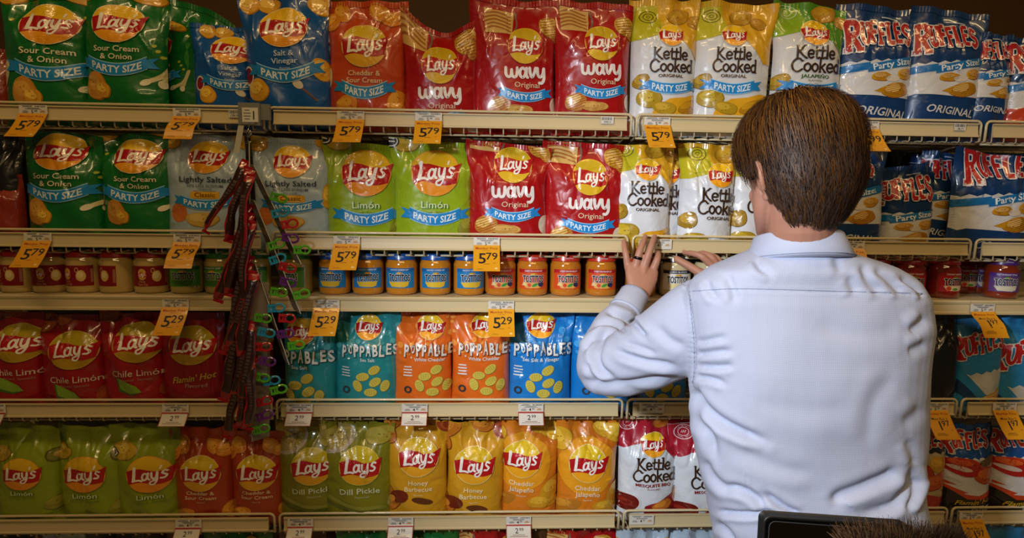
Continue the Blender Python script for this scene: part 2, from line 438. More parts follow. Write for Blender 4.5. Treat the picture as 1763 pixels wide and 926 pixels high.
def d_kettle(kind='original', party=True):
    A = Art()
    if kind == 'original': top, side, flav, ft = 0xd9a41c, 0xb8b01c, 'ORIGINAL', 0x4a3424
    elif kind == 'jalapeno': top, side, flav, ft = 0x4a8a1c, 0x86a81c, 'JALAPEÑO', 0x2c5a24
    else: top, side, flav, ft = 0xa8182c, 0xa8182c, 'MESQUITE BBQ', 0x8c1a20
    A.poly('field', .3, side, [(-3, -.25), (-1.2, -.20), (-.6, .0), (-.2, .2), (.2, .3), (3, .3), (3, 4), (-3, 4)])
    A.poly('field', .6, top, [(-.5, 4), (-.45, 1.0), (-.2, .3), (.4, -.1), (.9, -.7), (1.3, -1.3), (3, -1.5), (3, 4)])
    logo(A)
    serif_word(A, 'Kettle', 0, -.92, .58); serif_word(A, 'Cooked', .06, -1.52, .60)
    A.text('lettering', 2, ft, flav, .02, -2.02, .22, .02, width=1.05 if kind != 'mesquite' else 1.5)
    if kind != 'original': A.text('lettering', 2, ft, 'FLAVORED', .02, -2.22, .11)
    if kind == 'mesquite':
        for r0, r1 in ((.36, .40), (.20, .23)): A.ring('picture', 1, 0xe8c8c8, -.95, 1.0, r0, r1)
        A.text('picture', 1, 0xe8c8c8, 'VERY FLAVORFUL', -.95, 1.0, .13, 0, width=1.9, T=lambda p: (-.95+.29*math.sin((p[0]+.95)/.31), 1.0+(.29+(p[1]-1.0))*math.cos((p[0]+.95)/.31)))
        for k in range(3): A.stroke('picture', 1, 0xe8c8c8, [(-1.03+.07*k, .95), (-.98+.07*k, 1.06)], .03)
        chip(A, .35, 1.1, .38, .32, .5, 2, 0xc06a24, 0xd98a3c, 0x8c3c10)
        A.ell('picture', 1, 0xd8d8d8, -1.15, -3.0, .66, .52, 0); A.ell('picture', 1.3, 0x6a1410, -1.15, -3.0, .58, .45, 0); A.ring('picture', 1.6, 0x9c3020, -1.1, -3.0, .2, .25, ry=.6); A.ell('picture', 1.6, 0x8c2418, -1.3, -2.9, .25, .12, 0)
        A.poly('picture', .8, 0x8c1820, [(-.4, -4), (-.3, -3.2), (.3, -2.9), (1.0, -2.5), (3, -2.3), (3, -4.2)])
        chip(A, .45, -3.1, .45, .25, .4, 5, 0xc06a1c, 0xd9882c); chip(A, 1.1, -2.7, .2, .5, .1, 6, 0xc06a1c, 0xd9882c)
    else:
        for k, (r0, r1) in enumerate(((.30, .33), (.17, .20))): A.ring('picture', 1, 0x5a4a10 if kind == 'original' else 0xc8d8b0, -.85, 1.0, r0, r1)
        A.ring('picture', 1, 0x5a4a10 if kind == 'original' else 0xc8d8b0, -.85, 1.0, .06, .08)
        chip(A, .35, 1.05, .5, .4, .3, 2, 0xb8881c, 0xc89c24, 0x8c6410); chip(A, 1.05, .75, .3, .35, .3, 12, 0xb07c1c, 0xc0902c, 0x8c5c10)
        chip(A, -1.15, -2.15 if not party else -2.3, .30, .42, -.2, 3, 0x9c7a1c, 0xb89428, 0x6c500c)
        A.poly('picture', .8, 0xd9a01c, [(-.8, -4.4), (-.6, -3.6), (0, -3.15), (.7, -3.05), (1.2, -2.85), (3, -2.8), (3, -4.4)])
        chip(A, -.85, -3.15, .48, .46, 0, 4, 0xa88a1c, 0xc4a82c, 0x7c6410); chip(A, -.2, -3.6, .5, .3, -.3, 14, 0xb08c1c, 0xc8a430, 0x7c6410); chip(A, .95, -3.5, .6, .3, .4, 15, 0xb07c14, 0xc8941c, 0x8a5c0c)
    if party: ribbon(A, -2.62, w=1.85, h=.46, sag=.12) if False else _rib2(A)
    return A
def _rib2(A):
    B = Art(); ribbon(B, -1.40, w=.93, h=.25, sag=.11)
    for k, (v, t) in B.g.items(): A.put(*k, [(p[0]*1.9, p[1]*1.9) for p in v], t)
def slab_word(A, txt, cx, cy, h, col, out, rise=.0, layer=3, big=1.3, width=1.0):
    G = {'R': ([[(0, 0), (0, 1)], [(0, 1), (.34, .98), (.42, .78), (.32, .55), (0, .5)], [(.18, .5), (.46, 0)]], .66, [(0, 0), (0, 1), (.48, 0)]),
         'U': ([[(0, 1), (0, .25), (.2, 0), (.4, .25), (.4, 1)]], .62, [(0, 1), (.4, 1)]),
         'F': ([[(0, 0), (0, 1)], [(0, 1), (.38, 1)], [(0, .52), (.3, .52)]], .56, [(0, 0)]),
         'L': ([[(0, 0), (0, 1)], [(0, 0), (.38, 0)]], .56, [(0, 1)]),
         'E': ([[(0, 0), (0, 1)], [(0, 1), (.38, 1)], [(0, .5), (.3, .5)], [(0, 0), (.38, 0)]], .58, []),
         'S': ([[(.4, .82), (.22, 1), (.02, .82), (.1, .58), (.34, .44), (.4, .2), (.22, 0), (.0, .16)]], .52, [])}
    W = sum(G[c][1] for c in txt)+.2; x = -W/2+.05; kx = width/(W*h)
    for i, c in enumerate(txt):
        st, adv, sf = G[c]; X = x; k = big if i == 0 else 1.0-.03*(i % 2); dy = -.12 if i == 0 else .05*((i*7) % 3-1)
        if i == 0: adv *= 1.2
        def T(p, X=X, k=k, dy=dy):
            a, b = p[0]*(k if k > 1.1 else 1)+X, (p[1]-.5)*k+.5+dy
            return (cx+kx*h*(a+b*.06), cy+h*(b-.5)+rise*h*a)
        for w, cc, ly in ((.31, out, layer), (.21, col, layer+1)):
            for s_ in st: A.stroke('logo', ly, cc, s_, w, T, smooth=len(s_) > 3, cap=cc == out)
            for a, b in sf: A.stroke('logo', ly, cc, [(a-.15-(w-.2)*.4, b), (a+.15+(w-.2)*.4, b)], .12+(w-.2), T, False, False)
        x += adv
def zig(x0, x1, y0, y1, n, amp):
    return [(x0+(x1-x0)*k/n, y0+(y1-y0)*k/n+(amp if k % 2 else -amp)) for k in range(n+1)]
def d_ruffles(kind='party'):
    A = Art()
    if kind in ('party', 'red'):
        up = zig(-2, 2, -.85, -.35, 40, .025); dn = zig(2, -2, -1.45, -1.35, 40, .025)
        A.poly('field', .5, 0xd0d0d2, up+dn)
        if kind == 'red': A.poly('field', .6, 0xc8401c, zig(2, -2, -1.32, -1.25, 40, .02)[::-1]+[(2, -3), (-2, -3)])
        A.poly('banner', 2, 0x1a70b4, [(-1.5, -.94), (-.2, -.66), (-.2, -.82), (-1.5, -1.1)])
        A.poly('banner', 2, 0x1a70b4, [(-.25, -.72), (.6, -.45), (.62, -.64), (-.22, -.88)]); A.poly('banner', 2, 0x1a70b4, [(.5, -.50), (1.5, -.25), (1.5, -.42), (.5, -.66)])
        A.text('banner', 3, 0xdfe8ee, 'Party Size!', .2, -.66, .19, .02, shear=.15, rot=.29, width=.72)
        wchip(A, .02, -.95, .17, .10, .1, 3, 0xd09a1c); wchip(A, .45, -.86, .15, .12, .3, 4, 0xd8a424)
        A.ell('picture', 1.6, 0xd8cfc0, .22, -.98, .12, .07, .1)
        wchip(A, .30, -1.22, .26, .15, .35, 5, 0xc08a14); A.poly('picture', 1.5, 0xc08a14, [(-.1, -1.28), (.2, -1.1), (.25, -1.35)])
        A.text('lettering', 2, 0xc9c9c9, 'ORIGINAL', .12, -1.72, .24, .016, sx=.8, rot=-.10, shear=.15)
        smallprint(A, 'lettering', 2, 0xb8c4d8, .2, .38, 1, .5, .1, .03)
    elif kind == 'flamin':
        A.poly('field', .5, 0xd4d6dc, zig(-2, 2, -.55, -.45, 40, .03)+[(2, -3), (-2, -3)])
        A.poly('field', .8, 0xc8441c, [(-2, -1.0), (-.7, -1.12), (-.25, -1.3), (-.5, -1.32), (0, -1.5), (-.1, -1.55), (.3, -1.6), (.6, -1.48), (2, -1.5), (2, -3), (-2, -3)])
        A.poly('field', 1.0, 0x1a1414, [(-2, -1.25), (-.6, -1.35), (-.3, -1.5), (0, -1.7), (.4, -1.72), (.9, -1.5), (2, -1.55), (2, -3), (-2, -3)])
        A.ell('picture', 1.5, 0xb81c1c, -.12, -.78, .44, .24, -.25); A.ell('picture', 1.8, 0xd8c8c0, -.2, -.8, .26, .07, -.2); chip(A, -.12, -.66, .38, .17, -.1, 3, 0xc8441c, 0xd9602c, 0x8c200c)
        chip(A, .42, -.98, .30, .26, .3, 5, 0xc8501c, 0xd9702c, 0x8c280c); A.ell('picture', 1.5, 0x6c5a3c, .5, -.55, .3, .12, .4)
        A.text('lettering', 2, 0xd8b424, "Flamin' Hot", .25, -1.78, .2, .016, shear=.4, rot=.12); A.text('lettering', 2, 0xc8c8c8, 'BBQ', .45, -2.0, .3, .03)
    elif kind == 'brown':
        A.poly('field', .5, 0xb4a078, zig(-2, 2, -.40, -.32, 40, .03)+[(2, -3), (-2, -3)])
        A.poly('field', .8, 0xa8281c, [(-2, -1.6), (-.5, -1.65), (0, -1.5), (.5, -1.62), (2, -1.5), (2, -3), (-2, -3)])
        chip(A, -.15, -.85, .4, .28, -.5, 3, 0xb0381c, 0xc85028, 0x7c180c); chip(A, .3, -1.15, .4, .22, .5, 4, 0xb8481c, 0xc86430, 0x7c200c); chip(A, .35, -.65, .25, .2, 0, 6, 0xc8942c, 0xd8a83c)
    else:                                            # light blue small bags
        A.poly('field', .5, 0xc8ccd0, zig(-2, 2, -1.2, -.3, 40, .03)+[(2, -3), (-2, -3)])
        A.poly('field', .8, 0x2484c0, [(-2, .5), (-1.2, .3), (.9, -2.2), (.2, -2.2), (-2, .0)])
        A.poly('field', .9, 0x143868, [(-2, .3), (-1.3, .1), (.5, -2.0), (.35, -2.0), (-2, .2)])
        wchip(A, .4, -1.4, .35, .2, .4, 3, 0xd8b43c)
    slab_word(A, 'RUFFLES', 0, 0, .34, 0xb01c20, 0xd8d4d4, rise=.05 if kind != 'light' else .2, width=1.05)
    return A
def d_lightly():
    A = Art(); logo(A)
    A.text('lettering', 2, 0x2a3448, 'Lightly Salted', 0, -.70, .24, .01, width=1.35)
    A.text('lettering', 2, 0x54606c, '50% LESS SODIUM', .0, -.90, .12, .006, width=.95); smallprint(A, 'lettering', 2, 0x7c8894, 0, -1.0, 2, .6, .06, .02)
    A.poly('banner', 1, 0xd9a41c, [(-.38, -1.08), (.38, -1.08), (.38, -1.3), (-.38, -1.3)]); A.text('banner', 2, 0x6a4410, 'Classic', 0, -1.18, .2, .008)
    ribbon(A, -1.50, w=1.35, h=.27)
    for i, (x, y) in enumerate(((-1.0, .5), (-.9, .75), (.95, .55), (.8, .75))): chip(A, x, y, .26, .24, i, i+3)
    chip(A, -.1, -1.95, .42, .24, 0, 8, 0xc9a84c, 0xd9bc6c); chip(A, .95, -1.1, .12, .4, 0, 9)
    A.ell('picture', .8, 0xc8702c, -.75, -1.75, .25, .3, 0)
    return A
def d_limon(party=True):
    A = Art(); logo(A, ring=0xe89a3c, sun=0xe0b41c, low=0xe8921c)
    A.text('lettering', 1.5, 0x4a7a14, 'Limón', .02, -.80, .24, .02); A.text('lettering', 2, 0xd8e8c0, 'Limón', 0, -.79, .24, .004)
    A.text('lettering', 2, 0x4a7a1c, 'Flavored · Sazonado', 0, -.98, .10, width=.7)
    if party: ribbon(A, -1.16, w=1.08, h=.27)
    chip(A, -.62, .78, .28, .3, .4, 3, 0xc0a02c, 0xd8bc4c, 0x8c701c); A.ell('picture', 2, 0x202020, -.92, .72, .17, .17, 0); A.ring('picture', 2.3, 0xe8e8e0, -.92, .72, .12, .145)
    for y in (.77, .69): A.stroke('picture', 2.5, 0xe8e8e0, [(-1.0, y), (-.84, y+.01)], .03)
    A.ell('picture', .9, 0x7c7c2c, .9, .72, .34, .30, .5); A.ring('picture', 1.2, 0x5c5420, .9, .72, .30, .34); chip(A, .92, .74, .2, .18, 0, 6, 0xb89c4c, 0xccb464)
    chip(A, .85, -1.25, .4, .24, .8, 9, 0x8c8c2c, 0xa09c34, 0x5c6c1c)
    return A
def d_chile():
    A = Art(); logo(A, ring=0xc8b040, sun=0xb09a1c, low=0xb08c18)
    A.text('lettering', 2, 0xcfc0b0, 'Chile Limón', 0, -.72, .22, .004); A.text('lettering', 2, 0xa08070, 'Flavored · Sazonado', 0, -.88, .09, width=.6)
    A.poly('picture', 1.5, 0x7ca02c, [(-.42, -.83), (-.25, -.90), (.0, -1.05), (.10, -1.20), (-.15, -1.22), (-.38, -1.12)])
    A.poly('picture', 1.2, 0x3c6c1c, [(-.46, -.81), (-.42, -.83), (-.38, -1.12), (-.15, -1.22), (.10, -1.20), (-.12, -1.27), (-.42, -1.18)])
    chip(A, .65, -1.2, .25, .28, .3, 5, 0x9c4420, 0xac5428, 0x6c2410); chip(A, -.75, .75, .35, .3, .3, 6, 0x9c5020, 0xb06828, 0x6c2c10); chip(A, -.3, .85, .2, .25, .3, 7, 0x9c5020, 0xb06828, 0x6c2c10)
    A.stroke('picture', 1, 0x2c4c1c, [(.5, 1.0), (.9, .75), (1.2, .5)], .12)
    return A
def d_flamin():
    A = Art(); logo(A, ring=0xc8b040, sun=0xb09a1c, low=0xb08c18)
    A.text('lettering', 2, 0xb8a434, "Flamin' Hot", .05, -.80, .22, .014, shear=.35, rot=.14, width=.95); A.text('lettering', 2, 0xb0948c, 'Flavored', .1, -.99, .14)
    chip(A, .9, .5, .16, .3, .3, 5, 0xa83c20, 0xb84c28)
    A.poly('field', .8, 0x7c0c14, [(-2, -1.1), (-.6, -1.0), (0, -1.3), (.8, -1.15), (2, -1.3), (2, -3), (-2, -3)])
    return A
def d_pop(kind):
    A = Art(); logo(A)
    fl = {'teal': 'Sea Salt', 'orange': 'White Cheddar', 'blue': 'Sea Salt & Vinegar'}[kind]
    dk = {'teal': 0x1c4c54, 'orange': 0x7c3c10, 'blue': 0x103c70}[kind]; li = {'teal': 0x4ca4a8, 'orange': 0xe8943c, 'blue': 0x3c9ce0}[kind]
    rnd = random.Random(5)
    for k in range(34):
        a = rnd.uniform(-1.2, 1.2); b = rnd.uniform(-1.1, .75)
        A.ell('picture', .6, li, a, b, .07+.05*(k % 3)/2, .07+.05*(k % 3)/2, 0, 14)
    x = -1.02; hs = [.50, .36, .48, .46, .50, .44, .50, .46, .44]
    for i, c in enumerate('PoPPABLES'.upper()):
        hh = .50 if i in (0, 2, 4) else (.34 if i == 1 else .46); w = .25 if i != 1 else .2; yy = -.88 + (.04 if i == 1 else .03*((i*5) % 3-1))
        A.text('lettering', 2, dk, c, x+.02+w/2, yy-.015, hh*1.35, .055, width=w-.02, rot=.06*((i*7) % 3-1))
        A.text('lettering', 3, 0xdcdcd8, c, x+w/2, yy, hh*1.32, .03, width=w-.055, rot=.06*((i*7) % 3-1)); x += w
    A.ell('lettering', 3, 0xdcdcd8, -.72, -1.17, .035, .035, 0, 10)
    A.text('lettering', 2, 0xe0e4e4, fl, .0, -1.26, .19, .014)
    smallprint(A, 'lettering', 2, 0xd8d8d8, -.85, -1.55, 4, .42, .12, .05, 3)
    for i, (a, b, r) in enumerate(((.25, -1.68, .6), (-.2, -1.95, .1), (.28, -2.18, .6), (-.4, -2.32, -1.2), (.1, -2.6, 0), (.65, -2.35, 1.2))):
        A.ell('picture', 1.2, 0x8c7c2c, a+.02, b-.02, .25, .17, r, 20); A.ell('picture', 1.5, 0xc8b84c, a, b, .25, .165, r, 20)
        c, s = math.cos(r), math.sin(r)
        for u in (-.13, -.04, .05, .14):
            for w in (-.07, 0, .07): A.ell('picture', 1.8, 0x7c6c24, a+c*u-s*w, b+s*u+c*w, .017, .013, 0, 6)
    A.ring('picture', 1.9, 0x30343c, -.85, -2.5, .08, .15)
    return A
def d_dill():
    A = Art(); logo(A, ring=0xc8bc4c, sun=0xc8b41c, low=0xd89c1c)
    A.text('lettering', 2, 0xd0d4b0, 'Dill Pickle', 0, -.78, .25, .012, rot=.03); A.text('lettering', 2, 0xb8b890, 'Flavored', .05, -.98, .1)
    A.ell('picture', .8, 0xb4a890, -.72, .85, .58, .48, .3); A.ell('picture', 1, 0xa89440, -.75, .9, .53, .43, .3); A.stroke('picture', 1.3, 0xc4b060, [(-1.1, .9), (-.8, 1.1), (-.5, .8)], .1); A.stroke('picture', 1.3, 0x8c7428, [(-1.0, .6), (-.7, .85), (-.4, .95)], .05)
    chip(A, .45, .95, .38, .28, .6, 4, 0xa89834, 0xb8a848, 0x746420)
    A.stroke('picture', 1, 0x8c8c34, [(-.8, -1.0), (-.2, -1.3), (.6, -1.4)], .12); A.stroke('picture', 1.2, 0x5c6420, [(-.9, -1.15), (-.3, -1.42), (.4, -1.5)], .10); A.ell('picture', 1, 0x9c9c4c, .9, -1.1, .2, .35, -.5)
    return A
def d_honey():
    A = Art(); logo(A, ring=0xe8cc8c, sun=0xd8b41c, low=0xe0a020)
    two(A, 0xe8d8a8, ['Honey', 'Barbecue'], -.72, .19)
    for i, (x, y) in enumerate(((-.9, .95), (-.55, 1.05), (-.8, .65), (-.95, -1.0), (-.7, -1.35), (.9, -1.3), (.2, 1.1))): chip(A, x, y, .3, .2, i, i+2, 0xb86c1c, 0xcc842c, 0x7c380c)
    A.ell('picture', 1.5, 0x8c3418, .70, .95, .27, .25, 0); A.ring('picture', 1.9, 0xa84c20, .7, .95, .14, .19); A.ell('picture', 1.5, 0x6c2010, -.5, -1.15, .24, .2, .3)
    A.ell('picture', 1.2, 0x5c2c10, .1, -1.28, .28, .1, -.2)
    return A
def d_jalap():
    A = Art()
    A.ell('field', .5, 0xe0981c, 0, -.1, .80, .85, 0, 36)
    logo(A, ring=0xe8d090, sun=0xe0bc1c, low=0xeba41c)
    two(A, 0xe8d8b8, ['Cheddar', 'Jalapeño'], -.72, .2)
    chip(A, -.75, .72, .32, .36, .3, 4, 0xd8a424, 0xe8bc3c); chip(A, .8, .85, .3, .3, .5, 5, 0xd8a424, 0xe8bc3c); chip(A, .45, .95, .32, .2, -.4, 6); chip(A, .85, -.9, .25, .4, -.8, 7, 0xc8901c, 0xd8a830); chip(A, -.6, -1.3, .4, .2, .3, 8, 0xb0701c, 0xc88c2c); chip(A, .6, -1.3, .45, .2, .1, 9, 0xc8901c, 0xd8a830)
    A.poly('picture', .9, 0xc86c14, [(-.4, 1.4), (-.2, 1.0), (.6, .45), (1.2, .3), (1.2, .5), (.3, 1.0)])
    A.ell('picture', 1, 0x4c7c1c, -1.0, -.35, .1, .16, 0); A.ell('picture', 1.3, 0xb8c46c, -1.0, -.35, .06, .1, 0)
    return A
def d_plain(): return Art()
# name: (base colour, artwork, logo width / bag width default, film words)
DES = dict(
 green=(0x0b6a2a, d_green, 'dark green sour cream and onion crisp bag'),
 vinegar=(0x0c55a4, d_vinegar, 'blue salt and vinegar crisp bag'),
 cheddar=(0xc04414, d_cheddar, 'orange-red cheddar and sour cream crisp bag'),
 cheddar_s=(0xa83c12, lambda: d_cheddar(False), 'rusty orange cheddar and sour cream crisp bag'),
 wavy=(0xa50c12, d_wavy, 'red wavy crisp bag'),
 kettle=(0xd2d4d8, d_kettle, 'white and yellow kettle crisp bag'),
 kettle_s=(0xd6dae2, lambda: d_kettle('original', False), 'white and yellow kettle crisp bag'),
 kettle_j=(0xd0d2d4, lambda: d_kettle('jalapeno'), 'white and green jalapeno kettle crisp bag'),
 mesquite=(0xd4dae2, lambda: d_kettle('mesquite', False), 'white and crimson mesquite kettle crisp bag'),
 ruffles=(0x0d3768, d_ruffles, 'navy ridged crisp bag with white zigzag band'),
 ruffles_r=(0x0d3768, lambda: d_ruffles('red'), 'navy and orange ridged crisp bag'),
 ruffles_f=(0x17509c, lambda: d_ruffles('flamin'), 'blue and black hot barbecue ridged crisp bag'),
 ruffles_b=(0x243040, lambda: d_ruffles('brown'), 'brown and red ridged crisp bag'),
 ruffles_l=(0x2a86c4, lambda: d_ruffles('light'), 'light blue ridged crisp bag'),
 lightly=(0xa8bccc, d_lightly, 'silver-blue lightly salted crisp bag'),
 limon=(0x92ae18, d_limon, 'lime green party crisp bag'),
 limon_s=(0x8a9c18, lambda: d_limon(False), 'lime green crisp bag'),
 chile=(0x98121a, d_chile, 'dark red chile and lime crisp bag'),
 flamin=(0x8c1018, d_flamin, 'dark red hot crisp bag with yellow lettering'),
 pop_t=(0x1f868e, lambda: d_pop('teal'), 'teal popped crisp bag'),
 pop_o=(0xd8661a, lambda: d_pop('orange'), 'orange popped crisp bag'),
 pop_b=(0x1478c8, lambda: d_pop('blue'), 'bright blue popped crisp bag'),
 dill=(0x7e7c18, d_dill, 'olive green dill pickle crisp bag'),
 honey=(0xc8921a, d_honey, 'golden honey barbecue crisp bag'),
 jalap=(0xd0781a, d_jalap, 'yellow-orange cheddar jalapeno crisp bag'),
 black=(0x14161a, d_plain, 'black crisp bag'),
 brown=(0x4c2c18, d_plain, 'brown crisp bag'),
 rust=(0x8c2c14, d_plain, 'rust red crisp bag'),
)
SCL = dict(green=(.77,.82), vinegar=(.83,.87), cheddar=(.95,.95), cheddar_s=(.87,.78), wavy=(1.0,.90), kettle=(.88,.80), kettle_s=(.92,.82), kettle_j=(.9,.75),
 mesquite=(.95,.82), ruffles=(1.0,.73), ruffles_r=(1.0,.73), ruffles_f=(1.0,.80), ruffles_b=(1.0,.80), ruffles_l=(1.0,.85), lightly=(.87,.85), limon=(.95,.85), limon_s=(.82,.66),
 chile=(.84,.93), flamin=(.84,.93), pop_t=(.93,.96), pop_o=(.93,.96), pop_b=(.93,.96), dill=(.92,.80), honey=(.92,.88), jalap=(.95,.90))
_ART = {}
def art(k):
    if k not in _ART:
        A = DES[k][1](); out = []; sl, sr = SCL.get(k, (1, 1)); kk_ = k.startswith('kettle') or k == 'mesquite'
        L = .105 if kk_ else (.062 if not k.startswith('pop') else .12)
        for kk, (v, t) in A.g.items():
            v, t = clip(v, t, -1.6 if kk_ or k.startswith('pop') else -1.15, 1.9 if kk_ or k.startswith('pop') else 1.3, -4.3, 1.8)
            if not t: continue
            v, t = refine(v, t, L*(.72 if kk[0] == 'logo' and kk[1] > 4.2 and not k.startswith('ruf') and kk[2] == RED else 1))
            v = np.array(v); v[:, 1] *= sl if kk[0] == 'logo' else sr
            out.append((kk, v, np.array(t)))
        rk = {l: i for i, l in enumerate(sorted({kk[1] for kk, _, _ in out}))}
        _ART[k] = [((kk[0], rk[kk[1]], kk[2]), v, t) for kk, v, t in out]
    return _ART[k]

def bag(kind, X, Y, Z, w, h, d=.085, seed=0, lg=None, lw=.62, tilt=0, lean=0, yaw=0, ears=(.0, .0), dip=0, flop=.012, label=None, group=None, detail=True):
    """a filled crisp bag standing at (X,Y,Z); lg = (x, z) of the logo centre from the bottom centre, lw = logo width in metres"""
    rnd = np.random.RandomState(seed); nu, nv = (47, 62) if detail else (20, 28)
    u = np.linspace(0, 1, nu)[None, :].repeat(nv, 0); v = np.linspace(0, 1, nv)[:, None].repeat(nu, 1)
    sm = lambda a, b, x: (lambda t: t*t*(3-2*t))(np.clip((x-a)/(b-a), 0, 1))
    B = (1-np.exp(-v/.075))*(1-sm(.62, .965, v)); B = B/B.max()
    side = np.clip(1-np.abs(2*u-1)**2.6, 0, 1)**.62
    x = (u-.5)*w*(1-.085*B+.01*np.sin(v*9+seed))
    y0 = -d/2*B*side
    wr = np.zeros_like(u)
    for _ in range(5):
        a, b, p = rnd.uniform(2, 7), rnd.uniform(2, 8), rnd.uniform(0, 6.28); wr += .0011*np.sin(a*u*2.2+b*v*2.2+p)
    asp = h/w; calm = 1.0
    if lg is not None: calm = 1-.6*np.exp(-(((u-.5-lg[0]/w)*w)**2+(v*h-lg[1])**2)/(lw*.55)**2)
    def crease(u0, v0, ang, L, amp, sg):
        dx, dy = math.cos(ang), math.sin(ang); px = u-u0; py = (v-v0)*asp
        s = px*dx+py*dy; n = -px*dy+py*dx
        return amp*np.exp(-(n/sg)**2)*np.exp(-np.clip(np.abs(s-L/2)-L*.3, 0, None)**2/(L*.25)**2)
    for _ in range(17):                                    # creases falling from the top seal
        wr += crease(rnd.uniform(.05, .95), rnd.uniform(.8, 1), -math.pi/2+rnd.uniform(-.7, .7), rnd.uniform(.25, .6), rnd.uniform(-.006, .006), rnd.uniform(.016, .028))
    for _ in range(8):                                     # creases from the sides
        s_ = rnd.choice([0, 1]); wr += crease(s_, rnd.uniform(.1, .9), (0 if s_ == 0 else math.pi)+rnd.uniform(-.7, .7), rnd.uniform(.15, .3), rnd.uniform(-.004, .004), rnd.uniform(.025, .04))
    for _ in range(6):
        wr += crease(rnd.uniform(0, 1), rnd.uniform(0, .08), math.pi/2+rnd.uniform(-.6, .6), rnd.uniform(.15, .3), rnd.uniform(-.003, .003), rnd.uniform(.025, .04))
    wr = wr*calm; tp = sm(.60, 1, v)
    z = v*h + tp*(ears[0]*(1-u)**3+ears[1]*u**3-dip*np.sin(math.pi*u))
    fl = sm(.7, 1, v)*(flop*np.sin(2*math.pi*u*rnd.uniform(.6, 1.6)+rnd.uniform(0, 6))+flop*.5*np.sin(2*math.pi*u*2.7+rnd.uniform(0, 6)))
    # side gussets: the corners of a filled bag turn out a little at the bottom
    front = np.stack([x, y0-wr*side**.7*np.clip(B*3+.25, 0, 1)+fl, z], -1)
    back = np.stack([x, -y0*1.0+wr*side*.5+fl+.0012, z], -1)
    ex = np.gradient(front, axis=1); ev = np.gradient(front, axis=0); nrm = np.cross(ex, ev); nrm /= np.linalg.norm(nrm, axis=-1, keepdims=True)+1e-12
    root = empty('chip_bag', (X, Y, Z), label, 'crisp bag', group, (lean, tilt, yaw))
    gi_ = np.arange((nv-1)*nu).reshape(nv-1, nu)[:, :-1].ravel(); faces1 = np.stack([gi_, gi_+1, gi_+nu+1, gi_+nu], 1)
    st = 3; bj = list(range(0, nu, st)); bi = list(range(0, nv, st))
    if bj[-1] != nu-1: bj.append(nu-1)
    if bi[-1] != nv-1: bi.append(nv-1)
    n2 = len(bj); bk_ = back[np.ix_(bi, bj)].reshape(-1, 3); o = nu*nv
    gi_ = np.arange((len(bi)-1)*n2).reshape(len(bi)-1, n2)[:, :-1].ravel()+o; faces2 = np.stack([gi_+1, gi_, gi_+n2, gi_+n2+1], 1)
    base = film(DES[kind][0])
    fast_mesh('bag_body', np.concatenate([front.reshape(-1, 3), bk_]), np.concatenate([faces1, faces2]), [base], root)
    # crimped seals, a little proud of the film
    for nm, v0, v1 in (('top_seal', .955, 1.0),):
        sv = []; sf = []; K = 60
        for k in range(K+1):
            uu = k/K; gi = uu*(nu-1); j = min(int(gi), nu-2); fr = gi-j
            for vv in (v0, v1):
                gv = vv*(nv-1); i = min(int(gv), nv-2); gf = gv-i
                p = (front[i, j]*(1-fr)+front[i, j+1]*fr)*(1-gf)+(front[i+1, j]*(1-fr)+front[i+1, j+1]*fr)*gf
                sv.append(p+np.array([0, -.0009-(.0007 if k % 2 else 0), 0]))
        for k in range(K): sf.append((2*k, 2*k+2, 2*k+3, 2*k+1))
        fieldcol = DES[kind][0]
        if kind.startswith('kettle'): fieldcol = 0x4a8a1c if kind == 'kettle_j' else 0xd0a01c
        if kind == 'mesquite': fieldcol = 0xa8182c
        mesh_obj(nm, sv, sf, film(fieldcol), root)
    if lg is None: return root
    # artwork wrapped on the front
    A = art(kind); parts = {}
    for (part, layer, col), vv, tt in A:
        if not detail and part == 'picture': continue
        q = vv*(lw/w)*np.array([1.06, 1.0])+np.array([lg[0]/w, lg[1]/w]); y0c, y1c = .012*asp, asp*.995
        ins = (q[:, 0] > -.497) & (q[:, 0] < .497) & (q[:, 1] > y0c) & (q[:, 1] < y1c)
        m_ = ins[tt]; full = m_.all(1); part_ = m_.any(1) & ~full
        big = (~m_.any(1)) & (q[tt].max(1)[:, 0] > -.497) & (q[tt].min(1)[:, 0] < .497) & (q[tt].max(1)[:, 1] > y0c) & (q[tt].min(1)[:, 1] < y1c)
        rest = tt[part_ | big]; keep = tt[full]
        if len(rest):
            uq, inv = np.unique(rest, return_inverse=True); cv, ct = clip(q[uq].tolist(), [tuple(r) for r in inv.reshape(-1, 3).tolist()], -.497, .497, y0c, y1c)
        else: cv, ct = [], []
        uq, inv = np.unique(keep, return_inverse=True); qa = q[uq] if len(keep) else np.zeros((0, 2)); ta = inv.reshape(-1, 3) if len(keep) else np.zeros((0, 3), int)
        if ct: q = np.concatenate([qa, np.array(cv)]); tt = np.concatenate([ta, np.array(ct)+len(qa)])
        else: q, tt = qa, ta
        if not len(tt): continue
        gu = np.clip((q[:, 0]+.5)*(nu-1), 0, nu-1.001); gv = np.clip(q[:, 1]/asp*(nv-1), 0, nv-1.001)
        j = gu.astype(int); i = gv.astype(int); a = (gu-j)[:, None]; b = (gv-i)[:, None]
        bl = lambda G: (G[i, j]*(1-a)+G[i, j+1]*a)*(1-b)+(G[i+1, j]*(1-a)+G[i+1, j+1]*a)*b
        P = bl(front)+bl(nrm)*(.0009+.00030*layer)
        parts.setdefault(part, []).append((col, P, tt))
    names = dict(field='color_field', logo='logo', banner='banner', lettering='lettering', picture='printed_picture')
